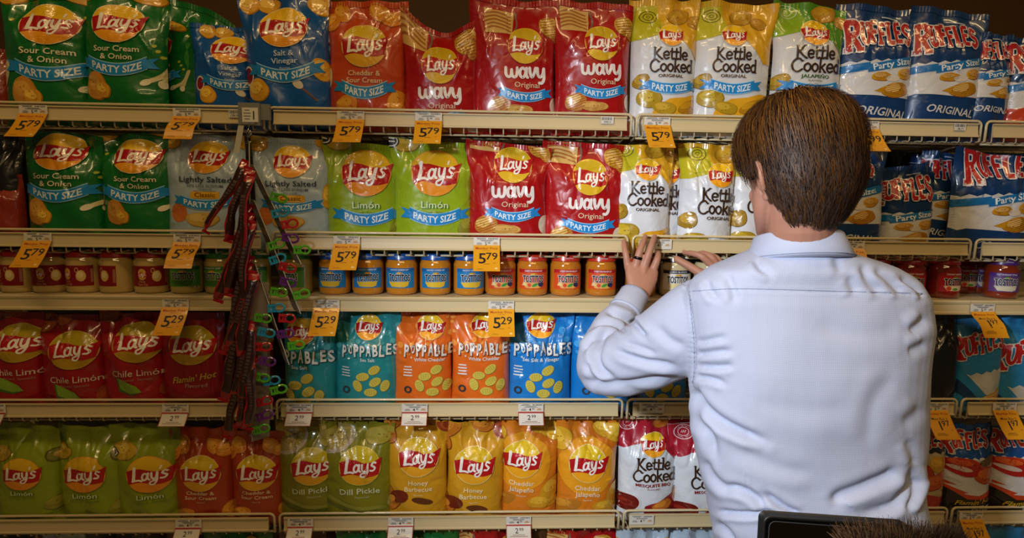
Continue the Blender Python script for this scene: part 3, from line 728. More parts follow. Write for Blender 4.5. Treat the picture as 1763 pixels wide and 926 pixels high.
    for part, L in parts.items():
        mats = []; V = []; Fc = []; fm = []
        for col, P, tt in L:
            m = film(col)
            if m not in mats: mats.append(m)
            b0 = sum(len(q) for q in V); V.append(P); Fc.append(tt+b0); fm.append(np.full(len(tt), mats.index(m)))
        ob = fast_mesh(names[part], np.concatenate(V), np.concatenate(Fc), mats, root, np.concatenate(fm))
        if part in ('picture', 'lettering'): ob['kind'] = 'stuff'
    return root
# ---------------------------------------------------------------- the setting
G0, PITCHX = -.539, .92
ZL = [1.826, 1.518, 1.354, 1.083, .773, .445]          # top edge of each shelf's front lip
ROWN = ['top shelf', 'second shelf', 'jar shelf', 'fourth shelf', 'fifth shelf', 'bottom shelf']
DECK = [z-.0525 for z in ZL]; DECK[2] = ZL[2]+.0005
def plane_box(name, a, b, m, kind='structure'):
    mb = MB(); mb.box(a, b); return tag(mb.build(name, m), kind=kind)
plane_box('floor', (-4, -5, -.05), (4, 3, 0), mat('floor_tile', 0xb8b0a0, .35, bump=('noise', 3, .05, .01)))
plane_box('ceiling', (-4, -5, 3.6), (4, 3, 3.65), mat('ceiling_board', 0x8c7a60, .8))
plane_box('wall_back', (-4, 1.9, 0), (4, 1.98, 3.6), mat('brown_wall', 0x6a4a28, .7, bump=('noise', 6, .2, .01)))
CREAMM = mat('cream_enamel', 0xc8b890, .38, coat=.2)
RAILM = mat('cream_price_rail', 0xc6b48a, .42)
ROD = mat('cream_wire', 0xcabb94, .35, coat=.3)
DARKP = mat('beige_back_panel', 0x6c6454, .6)

def gondola_back(i):
    x0 = G0+(i-1)*PITCHX; x1 = x0+PITCHX
    r = empty('shelving_back_panel', ((x0+x1)/2, .45, .0), ['tall beige back panel behind the far left shelves', 'tall beige back panel behind the shelves left of the man', 'tall beige back panel behind the shelves the man faces', 'tall beige back panel behind the far right shelves'][i], 'shelving')
    w = PITCHX/2
    mb = MB(); mb.box((-w+.016, 0, .02), (w-.016, .012, 1.93)); mb.build('panel', DARKP, r)
    for s_ in (-1, 1):
        mb = MB(); mb.box((s_*(w-.008)-.0075, -.02, 0), (s_*(w-.008)+.0075, .03, 1.95)); mb.build('upright', CREAMM, r)
    for z in np.arange(.2, 1.9, .17):
        mb = MB(); mb.box((-w+.016, -.004, z), (w-.016, 0, z+.004)); mb.build('panel_joint', DARKP, r)
for i in range(4): gondola_back(i)

SECN = ['far left', 'left of the man', 'behind the man', 'far right']
def wire_shelf(row, i):
    x0 = G0+(i-1)*PITCHX+.004; x1 = x0+PITCHX-.008; z = ZL[row]; cx = (x0+x1)/2; w = (x1-x0)/2
    r = empty('wire_shelf', (cx, 0, z-.045), 'cream wire shelf with price rail, %s, %s section' % (ROWN[row], SECN[i]), 'shelf', 'cream wire shelves')
    # front frame: a rounded rectangle of thick rod, its top bar proud of the rail
    R_ = .012; pts = [(w-.003, .016, -.010), (w-.003, .002, -.008)]
    for cxx, czz, a0 in ((w-R_-.003, .045-R_-.002, 0), (-w+R_+.003, .045-R_-.002, 90)):
        for k in range(5):
            a = math.radians(a0+22.5*k); pts.append((cxx+R_*math.cos(a), 0, czz+R_*math.sin(a)))
    pts += [(-w+.003, .002, -.008), (-w+.003, .016, -.010)]
    mb = MB(); mb.tube(pts, .0034, 8); mb.build('front_frame', ROD, r, smooth=True)
    mb = MB()                                           # price rail: a channel with two lips
    prof = [(-.004, .036), (-.0105, .036), (-.0105, .0325), (-.0065, .0325), (-.0075, .020), (-.0095, .006), (-.0125, .004), (-.0125, .001), (-.004, .001)]
    a, b = -w+.016, w-.016; n = len(prof)
    mb.add([(xx, p[0], p[1]) for xx in (a, b) for p in prof], [(k, (k+1) % n, n+(k+1) % n, n+k) for k in range(n)]+[tuple(range(n-1, -1, -1)), tuple(range(n, 2*n))])
    mb.build('price_rail', RAILM, r)
    mb = MB(); x = -w+.018                              # deck wires turn up behind the rail
    while x < w-.01:
        mb.tube([(x, .40, -.010), (x, .010, -.010), (x, .002, -.0125), (x, -.003, -.009), (x, -.003, .030)], .0019, 5, caps=False); x += .0333
    tag(mb.build('deck_wires', ROD, r, smooth=True), kind='stuff')
    for y in (.018, .10, .24, .39):
        mb = MB(); mb.tube([(-w+.004, y, -.0145), (w-.004, y, -.0145)], .0028, 6); mb.build('cross_rod', ROD, r, smooth=True)
    for s_ in (-1, 1):
        mb = MB(); mb.add([(s_*(w-.010)+t, y, zz) for t in (-.0015, .0015) for y, zz in ((.428, .03), (.428, -.07), (.36, -.06), (.05, -.014), (.03, -.010))],
                          [(4, 3, 2, 1, 0), (5, 6, 7, 8, 9)]+[(k, (k+1) % 5, 5+(k+1) % 5, 5+k) for k in range(5)])
        mb.build('bracket', CREAMM, r)
def solid_shelf(i):
    x0 = G0+(i-1)*PITCHX+.001; x1 = x0+PITCHX-.002; z = ZL[2]; w = (x1-x0)/2
    r = empty('metal_shelf', ((x0+x1)/2, 0, z-.04), 'solid cream metal shelf under the dip jars, %s section' % SECN[i], 'shelf', 'solid metal shelves')
    mb = MB(); mb.box((-w, -.002, .034), (w, .42, .040)); mb.build('deck', CREAMM, r)
    prof = [(-.002, .040), (-.008, .0395), (-.0105, .036), (-.0095, .031), (-.0075, .028), (-.0085, .010), (-.0115, .007), (-.0115, .002), (-.002, .000)]
    mb = MB(); n = len(prof)
    mb.add([(xx, p[0], p[1]) for xx in (-w, w) for p in prof], [(k, (k+1) % n, n+(k+1) % n, n+k) for k in range(n)]+[tuple(range(n-1, -1, -1)), tuple(range(n, 2*n))])
    mb.build('price_rail', RAILM, r)
for row in (0, 1, 3, 4, 5):
    for i in range(4): wire_shelf(row, i)
for i in range(4): solid_shelf(i)

# ---------------------------------------------------------------- the bags
# kind, x left, x right, y top (photo px), logo x, logo y, logo width px, options
BAGS = {
0: [('green', -2, 150, -12, 76, 38, 97, dict(ears=(.0, -.01))), ('green', 137, 291, -12, 197, 38, 88, dict(tilt=1, ears=(.01, .0))),
    ('green', 262, 400, 5, 262, 78, 62, dict(back=.09, ears=(.02, -.05), tilt=2)),
    ('vinegar', 327, 432, 42, 393, 82, 64, dict(ears=(.0, -.01), tilt=0)), ('vinegar', 414, 572, -12, 485, 45, 84, dict(tilt=-3, ears=(.0, .0))),
    ('cheddar', 560, 702, 0, 626, 77, 78, dict(dip=.006)), ('wavy', 690, 826, 55, 757, 112, 62, dict(ears=(.07, .04), dip=.012)),
    ('wavy', 808, 962, 0, 905, 78, 60, dict(tilt=-.5, ears=(.012, 0))), ('wavy', 951, 1090, 4, 1037, 73, 59, dict(tilt=-.5, ears=(.012, -.012))),
    ('kettle', 1083, 1204, 0, 1157, 60, 42, dict(ears=(.0, .005))), ('kettle', 1192, 1333, 5, 1267, 60, 42, dict(tilt=1.5)),
    ('kettle_j', 1296, 1372, 40, 1330, 80, 44, dict(back=.09, label='jalapeno kettle crisp bag half hidden behind the front one on the top shelf')),
    ('kettle_j', 1327, 1456, 8, 1409, 55, 48, dict(tilt=1, ears=(.012, -.01))),
    ('ruffles', 1440, 1578, 12, 1524, 55, 104, dict(tilt=2, ears=(.006, 0))), ('ruffles', 1560, 1700, 15, 1642, 60, 98, dict(tilt=2, ears=(.0, -.008))),
    ('ruffles', 1668, 1742, 58, 1718, 85, 78, dict(tilt=1)), ('ruffles_r', 1732, 1850, 64, 1806, 92, 96, dict(tilt=1)),
    ('rust', -60, 22, 85, None, 0, 0, dict(back=.03))],
1: [('green', 38, 178, 226, 92, 260, 86, dict(ears=(0, -.012))), ('green', 168, 300, 226, 228, 268, 80, dict(ears=(-.008, 0))),
    ('lightly', 280, 424, 232, 351, 270, 66, dict(tilt=.5)), ('lightly', 430, 574, 226, 499, 278, 64, dict(ears=(.01, .0))),
    ('limon', 556, 688, 222, 629, 298, 82, dict(ears=(.02, -.004), tilt=-.5)), ('limon', 670, 818, 220, 749, 298, 81, dict(ears=(.01, .0), tilt=.5)),
    ('wavy', 802, 948, 214, 884, 283, 62, dict(ears=(.012, -.01))), ('wavy', 932, 1090, 226, 1017, 305, 60, dict(ears=(.008, .0), tilt=1.5)),
    ('kettle_s', 1056, 1160, 250, 1118, 292, 41, dict(tilt=1)), ('kettle_s', 1120, 1180, 244, 1150, 298, 41, dict(back=.04, label='white and yellow kettle bag peeking out behind its neighbour, second shelf')),
    ('kettle_s', 1168, 1268, 248, 1243, 302, 44, dict(tilt=1.5)), ('kettle_s', 1248, 1350, 244, 1330, 300, 44, dict(back=.02, tilt=3)),
    ('ruffles', 1400, 1528, 250, 1462, 286, 96, dict(tilt=-1)), ('ruffles', 1516, 1612, 286, 1564, 326, 90, dict(tilt=3, ears=(-.01, .03), back=.03)),
    ('ruffles', 1580, 1664, 262, 1634, 292, 84, dict(tilt=6, back=.07)), ('ruffles', 1636, 1790, 240, 1735, 285, 108, dict(tilt=2.5, ears=(.02, 0))),
    ('black', -30, 44, 232, None, 0, 0, dict(back=.02)), ('rust', -50, 42, 300, None, 0, 0, dict(back=.0, label='low rust red crisp bag with its top folded, far left of the second shelf')),
    ('ruffles', 1530, 1606, 262, 1568, 300, 70, dict(back=.17, label='navy ridged crisp bag deep at the back of the second shelf, right of the man'))],
3: [('chile', -42, 74, 536, 25, 592, 78, dict()), ('chile', 64, 182, 538, 122, 604, 78, dict(tilt=-1.5, ears=(.0, -.01))), ('chile', 170, 284, 536, 231, 592, 79, dict(tilt=-1, ears=(.01, 0))),
    ('flamin', 272, 386, 536, 327, 596, 77, dict()), ('flamin', 374, 470, 560, 440, 600, 76, dict(back=.06, label='dark red hot crisp bag behind the hanging meat stick packets on the fourth shelf')),
    ('pop_t', 484, 584, 536, 514, 574, 50, dict()), ('pop_t', 572, 690, 534, 632, 567, 45, dict()), ('pop_o', 672, 782, 533, 740, 566, 45, dict()), ('pop_o', 774, 882, 534, 834, 564, 45, dict()),
    ('pop_b', 872, 988, 533, 933, 563, 47, dict()), ('pop_b', 980, 1090, 533, 1052, 563, 47, dict(back=.01)),
    ('pop_b', 1084, 1190, 540, 1140, 570, 47, dict(back=.05, label='bright blue popped crisp bag hidden behind the elbow on the fourth shelf')),
    ('black', 1578, 1654, 540, None, 0, 0, dict()), ('ruffles_l', 1644, 1730, 542, 1694, 592, 78, dict(ears=(.0, .0))), ('ruffles_l', 1712, 1820, 540, 1772, 606, 90, dict(tilt=2))],
4: [('limon_s', -14, 108, 728, 35, 817, 67, dict(ears=(.0, -.01))), ('limon_s', 96, 220, 732, 143, 818, 74, dict(ears=(.012, -.01), tilt=-1)), ('limon_s', 194, 312, 731, 256, 818, 76, dict(ears=(.008, -.01), tilt=-1.5)),
    ('cheddar_s', 294, 406, 736, 343, 817, 69, dict(ears=(0, .01))), ('cheddar_s', 394, 492, 740, 440, 816, 68, dict()), ('dill', 474, 580, 724, 536, 805, 68, dict(ears=(.006, 0))),
    ('dill', 550, 680, 720, 619, 804, 70, dict(ears=(.008, -.006))), ('honey', 662, 774, 718, 720, 790, 68, dict(ears=(.006, 0))), ('honey', 766, 872, 724, 816, 803, 68, dict(tilt=1)),
    ('jalap', 862, 964, 717, 899, 793, 63, dict(tilt=1)), ('jalap', 956, 1066, 716, 1013, 800, 64, dict()),
    ('mesquite', 1062, 1170, 718, 1127, 769, 41, dict()), ('mesquite', 1154, 1262, 724, 1224, 780, 41, dict(tilt=-4)),
    ('kettle_s', 1250, 1360, 724, 1310, 775, 41, dict(label='white and yellow kettle crisp bag hidden behind the lower back of the man')),
    ('ruffles_b', 1550, 1630, 738, 1596, 762, 74, dict(tilt=1)), ('ruffles_f', 1618, 1712, 728, 1676, 762, 72, dict(tilt=1.5)), ('ruffles_f', 1702, 1806, 732, 1762, 760, 74, dict(tilt=1.5)),
    ('limon_s', -90, 4, 745, None, 0, 0, dict(back=.02))],
5: [('black', -20, 62, 908, None, 0, 0, {}), ('lightly', 60, 150, 906, 105, 985, 60, {}), ('black', 150, 250, 903, None, 0, 0, {}), ('brown', 250, 355, 905, None, 0, 0, {}),
    ('green', 352, 470, 905, 410, 985, 70, {}), ('brown', 478, 575, 903, None, 0, 0, {}), ('green', 580, 690, 905, 640, 985, 66, {}), ('green', 684, 790, 903, 740, 985, 66, {}),
    ('wavy', 790, 878, 905, 834, 985, 58, {}), ('brown', 870, 940, 903, None, 0, 0, {}), ('wavy', 930, 1064, 900, 1000, 985, 60, dict(ears=(.012, .0))),
    ('lightly', 1060, 1150, 903, 1108, 980, 55, {}), ('lightly', 1140, 1240, 906, 1190, 985, 55, {}),
    ('ruffles_l', 1600, 1700, 905, 1660, 980, 80, {}), ('ruffles_l', 1690, 1800, 903, 1750, 960, 80, {})],
}
# what stands behind the front row where gaps let it show
BACKS = {0: [('green', 60, 180, 0), ('vinegar', 470, 590, 20), ('cheddar', 600, 720, 30), ('wavy', 760, 880, 90), ('wavy', 900, 1020, 30), ('kettle', 1140, 1250, 20), ('ruffles', 1500, 1630, 40)],
         1: [('green', 110, 240, 238), ('limon', 610, 740, 236), ('wavy', 860, 990, 240), ('black', 1470, 1560, 250), ('ruffles', 1690, 1790, 262)],
         3: [('chile', 20, 120, 556), ('chile', 130, 230, 556), ('pop_t', 530, 630, 552), ('pop_o', 730, 830, 552), ('pop_b', 930, 1030, 548), ('black', 1620, 1700, 556)],
         4: [('limon_s', 60, 160, 745), ('cheddar_s', 350, 450, 752), ('dill', 520, 620, 738), ('honey', 720, 820, 734), ('jalap', 910, 1010, 734), ('mesquite', 1110, 1210, 716), ('ruffles_f', 1670, 1760, 742)]}
CNT = ['leftmost', 'second from left', 'third from left', 'fourth from left', 'fifth from left']
def ordn(i, n): return '' if n == 1 else (('left' if i == 0 else 'right') if n == 2 else (['leftmost', 'middle', 'rightmost'][i] if n == 3 else ('rightmost' if i == n-1 else CNT[i])))
for row, L in BAGS.items():
    named = [b for b in sorted(L, key=lambda b: b[1]) if 'label' not in b[7]]
    for n, (kind, xl, xr, yt, lx, ly, lw, op) in enumerate(L):
        op = dict(op); bk = op.pop('back', 0); lab = op.pop('label', None)
        same = [b for b in named if b[0] == kind]
        if lab is None:
            k = [b[1] for b in same].index(xl)
            o_ = ordn(k, len(same)); lab = '%s%s on the %s' % (DES[kind][2], (', '+o_+' one') if o_ else '', ROWN[row])
        Yf = -.001+bk+.004*(n % 2); Z = DECK[row]
        d = .082 if xr-xl > 90 else .065
        y_mid = (yt+ {0: 190, 1: 400, 3: 686, 4: 880, 5: 1080}[row])/2
        a, b = at(xl, y_mid, Yf+d*.35), at(xr, y_mid, Yf+d*.35); top = at((xl+xr)/2, yt, Yf+d/2)
        if row: top[2] = min(top[2], {1: ZL[0]-.066, 3: ZL[2]-.044, 4: ZL[3]-.064, 5: ZL[4]-.064}[row]-max(0, *op.get('ears', (0, 0)))*.9)
        X = (a[0]+b[0])/2; w = (b[0]-a[0])*1.0; h = top[2]-Z
        t = math.radians(op.pop('tilt', 0)); X -= math.sin(t)*h*.5
        lg = None; lwm = 1
        if lx is not None:
            p = at(lx, ly, Yf); q0 = at(lx-lw/2, ly, Yf); q1 = at(lx+lw/2, ly, Yf); lwm = (q1-q0)[0]
            dx, dz = p[0]-X, p[2]-Z; lg = (dx*math.cos(t)-dz*math.sin(t), dx*math.sin(t)+dz*math.cos(t)); lg = (lg[0]*1.05, lg[1])
        bag(kind, X, Yf+d/2, Z, w, h, d, seed=row*100+n, lg=lg, lw=lwm, tilt=t, label=lab, group='crisp bags on the '+ROWN[row], **op)
for row, L in BACKS.items():
    for n, (kind, xl, xr, yt) in enumerate(L):
        Yf = .12+.01*(n % 3); d = .08; a, b = at(xl, yt+60, Yf+.03), at(xr, yt+60, Yf+.03); top = at((xl+xr)/2, yt, Yf+.04)
        Z = DECK[row]; h = min(top[2], 9 if row == 0 else {1: ZL[0]-.068, 3: ZL[2]-.046, 4: ZL[3]-.066}[row])-Z; w = b[0]-a[0]
        bag(kind, (a[0]+b[0])/2, Yf+d/2, Z, w, h, d, seed=900+row*10+n, lg=(0, h*.68), lw=w*.6,
            label='%s behind the front row, %s%s' % (DES[kind][2], ROWN[row], '' if sum(1 for q in L if q[0] == kind) == 1 else ', '+ordn([q[1] for q in L if q[0] == kind].index(xl), sum(1 for q in L if q[0] == kind))+' one'),
            group='second row bags on the '+ROWN[row], detail=False)
# ---------------------------------------------------------------- dip jars
def glass(col): return mat('jar_%06x' % col, col, .12, coat=1.0)
LIDC = {}
def jar(kind, px, Yc, yaw=0, label=None, group=None, detail=True):
    spec = {'lays': (0xb89c5c, 0x9c1418, 0x7c1014), 'green': (0xa89450, 0x1c6c2c, 0x4c8c2c), 'blue': (0xc07c1c, 0x104c9c, 0x1878b4), 'red': (0xb8701c, 0xb82c1c, 0xc8481c),
            'black': (0xc8b68c, 0x1c2028, 0xd4d0c4), 'salsa': (0x7c2010, 0xa0141c, 0xa8141c), 'purple': (0x7c2a14, 0x4c2470, 0x5a3c7c)}[kind]
    p = at(px, 470, Yc-.03); X = p[0]; Z = DECK[2]
    R = .0415 if kind != 'lays' else .0425
    r = empty('dip_jar', (X, Yc, Z), label, 'jar', group, (0, 0, math.radians(yaw)))
    H = .108; n = 36 if detail else 20
    prof = [(0, 0), (R*.80, 0), (R*.93, .003), (R*.985, .010), (R*.99, .016), (R*.99, .030)] if kind != 'lays' else [(0, 0), (R*.85, 0), (R*.97, .004), (R*.99, .012), (R*.99, .03)]
    prof += [(R*.99, .050), (R*.99, .074), (R*.99, .075), (R*.99, .080), (R*.93, .087), (R*.89, .091), (R*.89, .096)]
    mb = MB(); mb.lathe(prof, (0, 0, 0), n); mb.build('glass_body', glass(spec[0]), r, smooth=True)
    L = [(0, H), (R*.86, H), (R*.93, H-.0015), (R*.95, H-.004), (R*.945, .094), (R*.96, .0925), (R*.93, .0915)]
    mb = MB(); mb.lathe(L, (0, 0, 0), n); lid = mb.build('lid', mat('lid_%06x' % spec[1], spec[1], .3, coat=.5), r, smooth=True)
    if not detail: return r
    def wrap(A, name_for, Rr, z0, par=r, ky=1.36):
        parts = {}
        for (part, layer, col), (v, t) in A.g.items():
            v, t = refine(v, t, .14); parts.setdefault(part, []).append((layer, col, v, t))
        for part, LL in parts.items():
            m2 = MB(); ms = []
            for layer, col, v, t in LL:
                m = mat('label_%06x' % col, col, .35)
                if m not in ms: ms.append(m)
                q = Rr+.0004+.00018*layer
                m2.add([(q*math.sin(x_*.0415/Rr), -q*math.cos(x_*.0415/Rr), z0+y_*.0415*ky) for x_, y_ in v], t, ms.index(m))
            ob = m2.build(name_for.get(part, part), ms, par, smooth=True)
            if part in ('lettering', 'picture'): ob['kind'] = 'stuff'
    A = Art(); Lc = spec[2]
    if kind == 'lays':
        A.poly('label', 0, Lc, [(-1.5, -.46), (1.1, -.46), (1.1, .46), (-1.5, .46)])
        B = Art(); logo(B, sun=0xc8982c, low=0xc8982c)
        for k, (v, t) in B.g.items(): A.put('logo', *k[1:], [(q[0]*.50-.40, q[1]*.50+.08) for q in v], t)
        A.ell('picture', 1, 0xc8a860, .42, .0, .26, .26, 0, 22, .06, 3); A.ell('picture', 1.5, 0xd8c48c, .38, .05, .18, .15); A.ring('picture', 1, 0xc8a860, .2, .26, .08, .11)
        A.text('lettering', 1, 0xc8a070, 'French', -.40, -.24, .14); A.text('lettering', 1, 0xc8a070, 'Onion Dip', -.38, -.37, .14)
        for x in (.95, 1.0, 1.05): A.stroke('lettering', 1, 0xc8a888, [(x, -.3), (x, .3)], .015, smooth=False, cap=False)
    else:
        w = 1.02 if kind != 'green' else 1.1
        A.poly('label', 0, Lc, [(-w, -.46), (w, -.46), (w, .46), (-w, .46)])
        tb = {'green': 0x2c6424, 'blue': 0x1460a4, 'red': 0xa81c1c, 'black': 0x20242c, 'salsa': 0x8c1418, 'purple': 0x4c2c7c}[kind]
        tx = {'green': 'SPINACH DIP', 'blue': 'NACHO CHEESE DIP', 'red': 'CHEESY ENCHILADA DIP', 'black': 'QUESO BLANCO', 'salsa': 'CHUNKY HABANERO', 'purple': 'RESTAURANT STYLE'}[kind]
        A.poly('label', 1, tb, [(-w, .30), (w, .30), (w, .46), (-w, .46)]); A.text('lettering', 2, 0xd8dce0, tx, 0, .38, .105, .01, width=1.15)
        A.ell('picture', 1, 0xc8a02c if kind in ('blue', 'black', 'green', 'red') else 0x5c8c3c, .02, .23, .2, .05)
        A.poly('picture', 1, {'blue': 0xd8b42c, 'green': 0x3c6c24, 'red': 0xd0a04c, 'black': 0xd8c88c, 'salsa': 0xd8c4a0, 'purple': 0xc8c4b0}[kind], [(-.72, -.18), (.62, -.16), (.55, -.36), (.3, -.42), (-.5, -.40)])
        if kind == 'red':
            A.poly('picture', 1.4, 0xd8c088, [(-.75, -.3), (-.55, -.0), (-.42, -.3)]); A.ell('picture', 1.5, 0xc8381c, -.25, -.28, .12, .09); A.ell('picture', 1.5, 0x3c8c3c, .1, -.27, .2, .07, .3); A.ell('picture', 1.6, 0x24284c, .5, -.24, .2, .12)
        if kind == 'salsa': A.ell('picture', 1.5, 0xc83c1c, -.4, -.3, .15, .1); A.ell('picture', 1.5, 0x4c8c2c, 0, -.34, .2, .06)
        for b_, cc, ly in ((.070, 0xe4e4e0, 3), (.034, 0x10182c, 5)):
            A.text('logo', ly, cc, 'TOSTITOS', 0, .02, .43, b_, width=1.36+(.06 if ly == 3 else 0))
        A.ell('logo', 5, 0xc81c1c, .12, .22, .035, .035, 0, 10); A.ell('logo', 5, 0xd89c1c, .13, -.02, .04, .05, .4, 4)
    wrap(A, dict(label='paper_label', logo='logo', lettering='label_lettering', picture='label_picture'), R*.993, .045)
    B = Art()
    for a in (-1.2, .0, 1.2): B.text('lettering', 0, 0xc8ccd4, {'lays': 'DIP'}.get(kind, 'TOSTITOS'), a, 0, .11, .01, sx=1.1)
    if kind in ('blue', 'red', 'black', 'salsa', 'purple'): wrap(B, dict(lettering='lid_lettering'), R*.95, .1, lid, 1.0)
    return r
JN = {'lays': 'cream onion dip jar with a red lid', 'green': 'dip jar with a green lid and green label', 'blue': 'orange cheese dip jar with a blue lid', 'red': 'orange enchilada dip jar with a red lid',
      'black': 'pale queso jar with a black lid', 'salsa': 'dark red salsa jar with a red lid', 'purple': 'dark red salsa jar with a purple lid'}
JARS = [('lays', -36, 10), ('lays', 20, -20), ('lays', 75, 22), ('lays', 133, -4), ('lays', 191, -38), ('lays', 251, 18), ('green', 313, 6), ('green', 373, -14), ('green', 432, 0), ('green', 505, -22),
        ('blue', 572, -6), ('blue', 630, 8), ('blue', 689, -2), ('blue', 748, 6), ('blue', 807, 12), ('red', 862, 8), ('red', 918, 0), ('red', 976, 6), ('red', 1038, -2), ('red', 1108, 0),
        ('black', 1168, -4), ('black', 1228, 4), ('black', 1290, 0), ('salsa', 1516, -6), ('salsa', 1577, -10), ('salsa', 1638, 8), ('purple', 1740, -20)]
for i, (k, px, yw) in enumerate(JARS):
    same = [j for j in JARS if j[0] == k]; q = [j[1] for j in same].index(px)
    o_ = ordn(q, len(same)) if len(same) <= 5 else (['leftmost', 'second from left', 'third from left', 'third from right', 'second from right', 'rightmost'][q])
    if len(same) <= 1: lb = '%s on the jar shelf, far right' % JN[k]
    else: lb = '%s, %s on the jar shelf' % (JN[k], o_)
    jar(k, px, .052+(.0 if k != 'purple' else .0), yw, lb, 'dip jars on the jar shelf')
for i, (k, px, yw) in enumerate([('salsa', 1668, 0), ('purple', 1698, 0)]):
    jar(k, px, .15, yw, ['dark red salsa jar with red lid, deeper on the jar shelf by the gap', 'salsa jar with purple lid, deeper on the jar shelf beside the gap'][i], 'dip jars on the jar shelf')
_same = {}
BJ = [(['lays']*5+['green']*3+['blue']*5+['red']*4+['black']*3+['salsa']*2)[i] for i in range(22)]
for i, k in enumerate(BJ):
    jx = [20, 75, 133, 191, 251, 313, 373, 505, 572, 630, 689, 748, 807, 862, 918, 976, 1038, 1168, 1228, 1290, 1530, 1590][i]
    q = BJ[:i].count(k); nn = BJ.count(k)
    jar(k, 881+(jx-881)*.945, .15, 0, '%s, %s, second row' % (JN[k], (ordn(q, nn) or 'only one')), 'second row of dip jars', detail=False)

# ---------------------------------------------------------------- price tags
PAPER, ORNG, INKB, REDT = 0xd0ccc2, 0xdc9a1c, 0x1c1a1c, 0x9c2018
def price_tag(px, row, kind='sale', big='579', old='599', w=.0665, sag=0, label=None, where='', x_only=None, bend=None):
    z = ZL[row]-.009; X = at(px, 400, -.013)[0]
    # the photo column is measured at this shelf's height
    lo = at(px, [196, 405, 516, 695, 885, 1100][row], -.013); X = lo[0]
    r = empty('price_tag', (X, -.0135, z), label, 'price tag', 'price tags on the shelf rails')
    hw = .0215 if kind != 'white' else .026
    mb = MB(); mb.box((-w/2, -.0005, -hw), (w/2, .0002, 0)); mb.build('white_label', mat('paper_white', PAPER, .55), r)
    M = Matrix(((1, 0, 0, 0), (0, 0, -1, -.0005), (0, 1, 0, 0), (0, 0, 0, 1)))
    A = Art(); rnd = random.Random(int(px)+row)
    x = w*.08
    while x < w*.44: b = rnd.choice([.0006, .001, .0014]); A.stroke('t', 1, INKB, [(x, -.0015), (x, -.0052)], b, smooth=False, cap=False); x += b+.0011
    smallprint(A, 't', 1, 0x4c4a4c, -w*.2, -.002, 2, w*.45, .0025, .0011, int(px)); smallprint(A, 't', 1, 0x4c4a4c, 0, -.0075, 2, w*.6, .0022, .0010, int(px)+1)
    o1, o2 = old[0], old[1:]
    A.text('t', 1, INKB, o1, -w*.03, -.0160, .0115, .008); A.text('t', 1, INKB, o2, w*.09, -.0143, .0068, .008)
    smallprint(A, 't', 1, 0x5c5a5c, -w*.28, -.0140, 3, w*.22, .0022, .0009); smallprint(A, 't', 1, 0xb8842c, w*.33, -.0135, 2, w*.2, .003, .0018)
    ob = None
    flat_art(A, {'t': 'label_lettering'}, r, M)
    if kind == 'white': return r
    ang = math.radians(44); L = .083 if kind != 'red' else .040; n = 8
    # the flap leaves the rail's foot and swings out towards the aisle, curling a little
    cols = []; yy, zz = -.0012, -hw+.0015
    P = [(yy, zz)]
    for k in range(n):
        a = ang*(.80+.4*k/n) if bend is None else ang*(.8+.4*k/n)+bend*math.sin(k/n*math.pi*2)
        yy -= math.sin(a)*L/n; zz -= math.cos(a)*L/n; P.append((yy, zz))
    mb = MB(); T_ = .0006
    for k in range(n):
        (y0, z0), (y1, z1) = P[k], P[k+1]
        mb.add([(-w/2, y0, z0), (w/2, y0, z0), (w/2, y1, z1), (-w/2, y1, z1), (-w/2, y0+T_, z0), (w/2, y0+T_, z0), (w/2, y1+T_, z1), (-w/2, y1+T_, z1)],
               [(0, 3, 2, 1), (4, 5, 6, 7), (0, 4, 7, 3), (1, 2, 6, 5)]+([(3, 7, 6, 2)] if k == n-1 else [])+([(0, 1, 5, 4)] if k == 0 else []))
    col = ORNG if kind != 'red' else PAPER
    mb.build('sale_flap', mat('flap_%06x' % col, col, .35, coat=.3), r)
    def onflap(p, h):
        s = min(max(-p[1]/L*n, 0), n-.001); k = int(s); f = s-k
        y = P[k][0]*(1-f)+P[k+1][0]*f; zq = P[k][1]*(1-f)+P[k+1][1]*f
        return (p[0], y-h*.72, zq-h*.0+h*.69*0)
    A = Art()
    if kind == 'sale':
        A.text('l', 1, REDT, 'Member Price', 0, -.009, .0098, .006); smallprint(A, 'l', 1, 0x8c5c14, 0, -.016, 1, .03, .003, .0007)
        A.text('l', 1, INKB, big[0], -.011, -.040, .046, .012); A.text('l', 1, INKB, big[1:], .013, -.033, .031, .01)
        smallprint(A, 'l', 1, 0x5c3c10, 0, -.058, 1, .022, .003, .0013); smallprint(A, 'l', 1, REDT, .02, -.055, 1, .009, .003, .0012); smallprint(A, 'l', 1, 0x8c5c14, -.016, -.074, 2, .02, .0025, .0008)
        A.ell('l', 1, 0xe8c88c, w*.36, -.073, .004, .003)
    elif kind == 'buy':
        A.text('l', 1, REDT, 'Member Price', 0, -.009, .0098, .006); A.text('l', 1, INKB, 'Must Buy 2', .0, -.023, .0098, .006)
        A.text('l', 1, INKB, big[0], -.004, -.042, .036, .012); A.text('l', 1, INKB, big[1:], .012, -.036, .022, .01); smallprint(A, 'l', 1, 0x5c3c10, -.01, -.064, 3, .03, .003, .0011); smallprint(A, 'l', 1, REDT, .022, -.055, 1, .009, .003, .0012)
    else:
        A.poly('l', 1, REDT, [(-w/2, -.0055), (w/2, -.0055), (w/2, -.001), (-w/2, -.001)])
        for q in ((-w/2, -w/2+.0015), (w/2-.0015, w/2)): A.poly('l', 1, REDT, [(q[0], -L), (q[1], -L), (q[1], -.001), (q[0], -.001)])
        A.poly('l', 1, REDT, [(-w/2, -L), (w/2, -L), (w/2, -L+.0012), (-w/2, -L+.0012)])
        A.text('l', 1, INKB, big[0], -.005, -.017, .019, .010); A.text('l', 1, INKB, big[1:], .007, -.014, .012, .01); smallprint(A, 'l', 1, 0x7c3030, 0, -.028, 2, .05, .004, .0012)
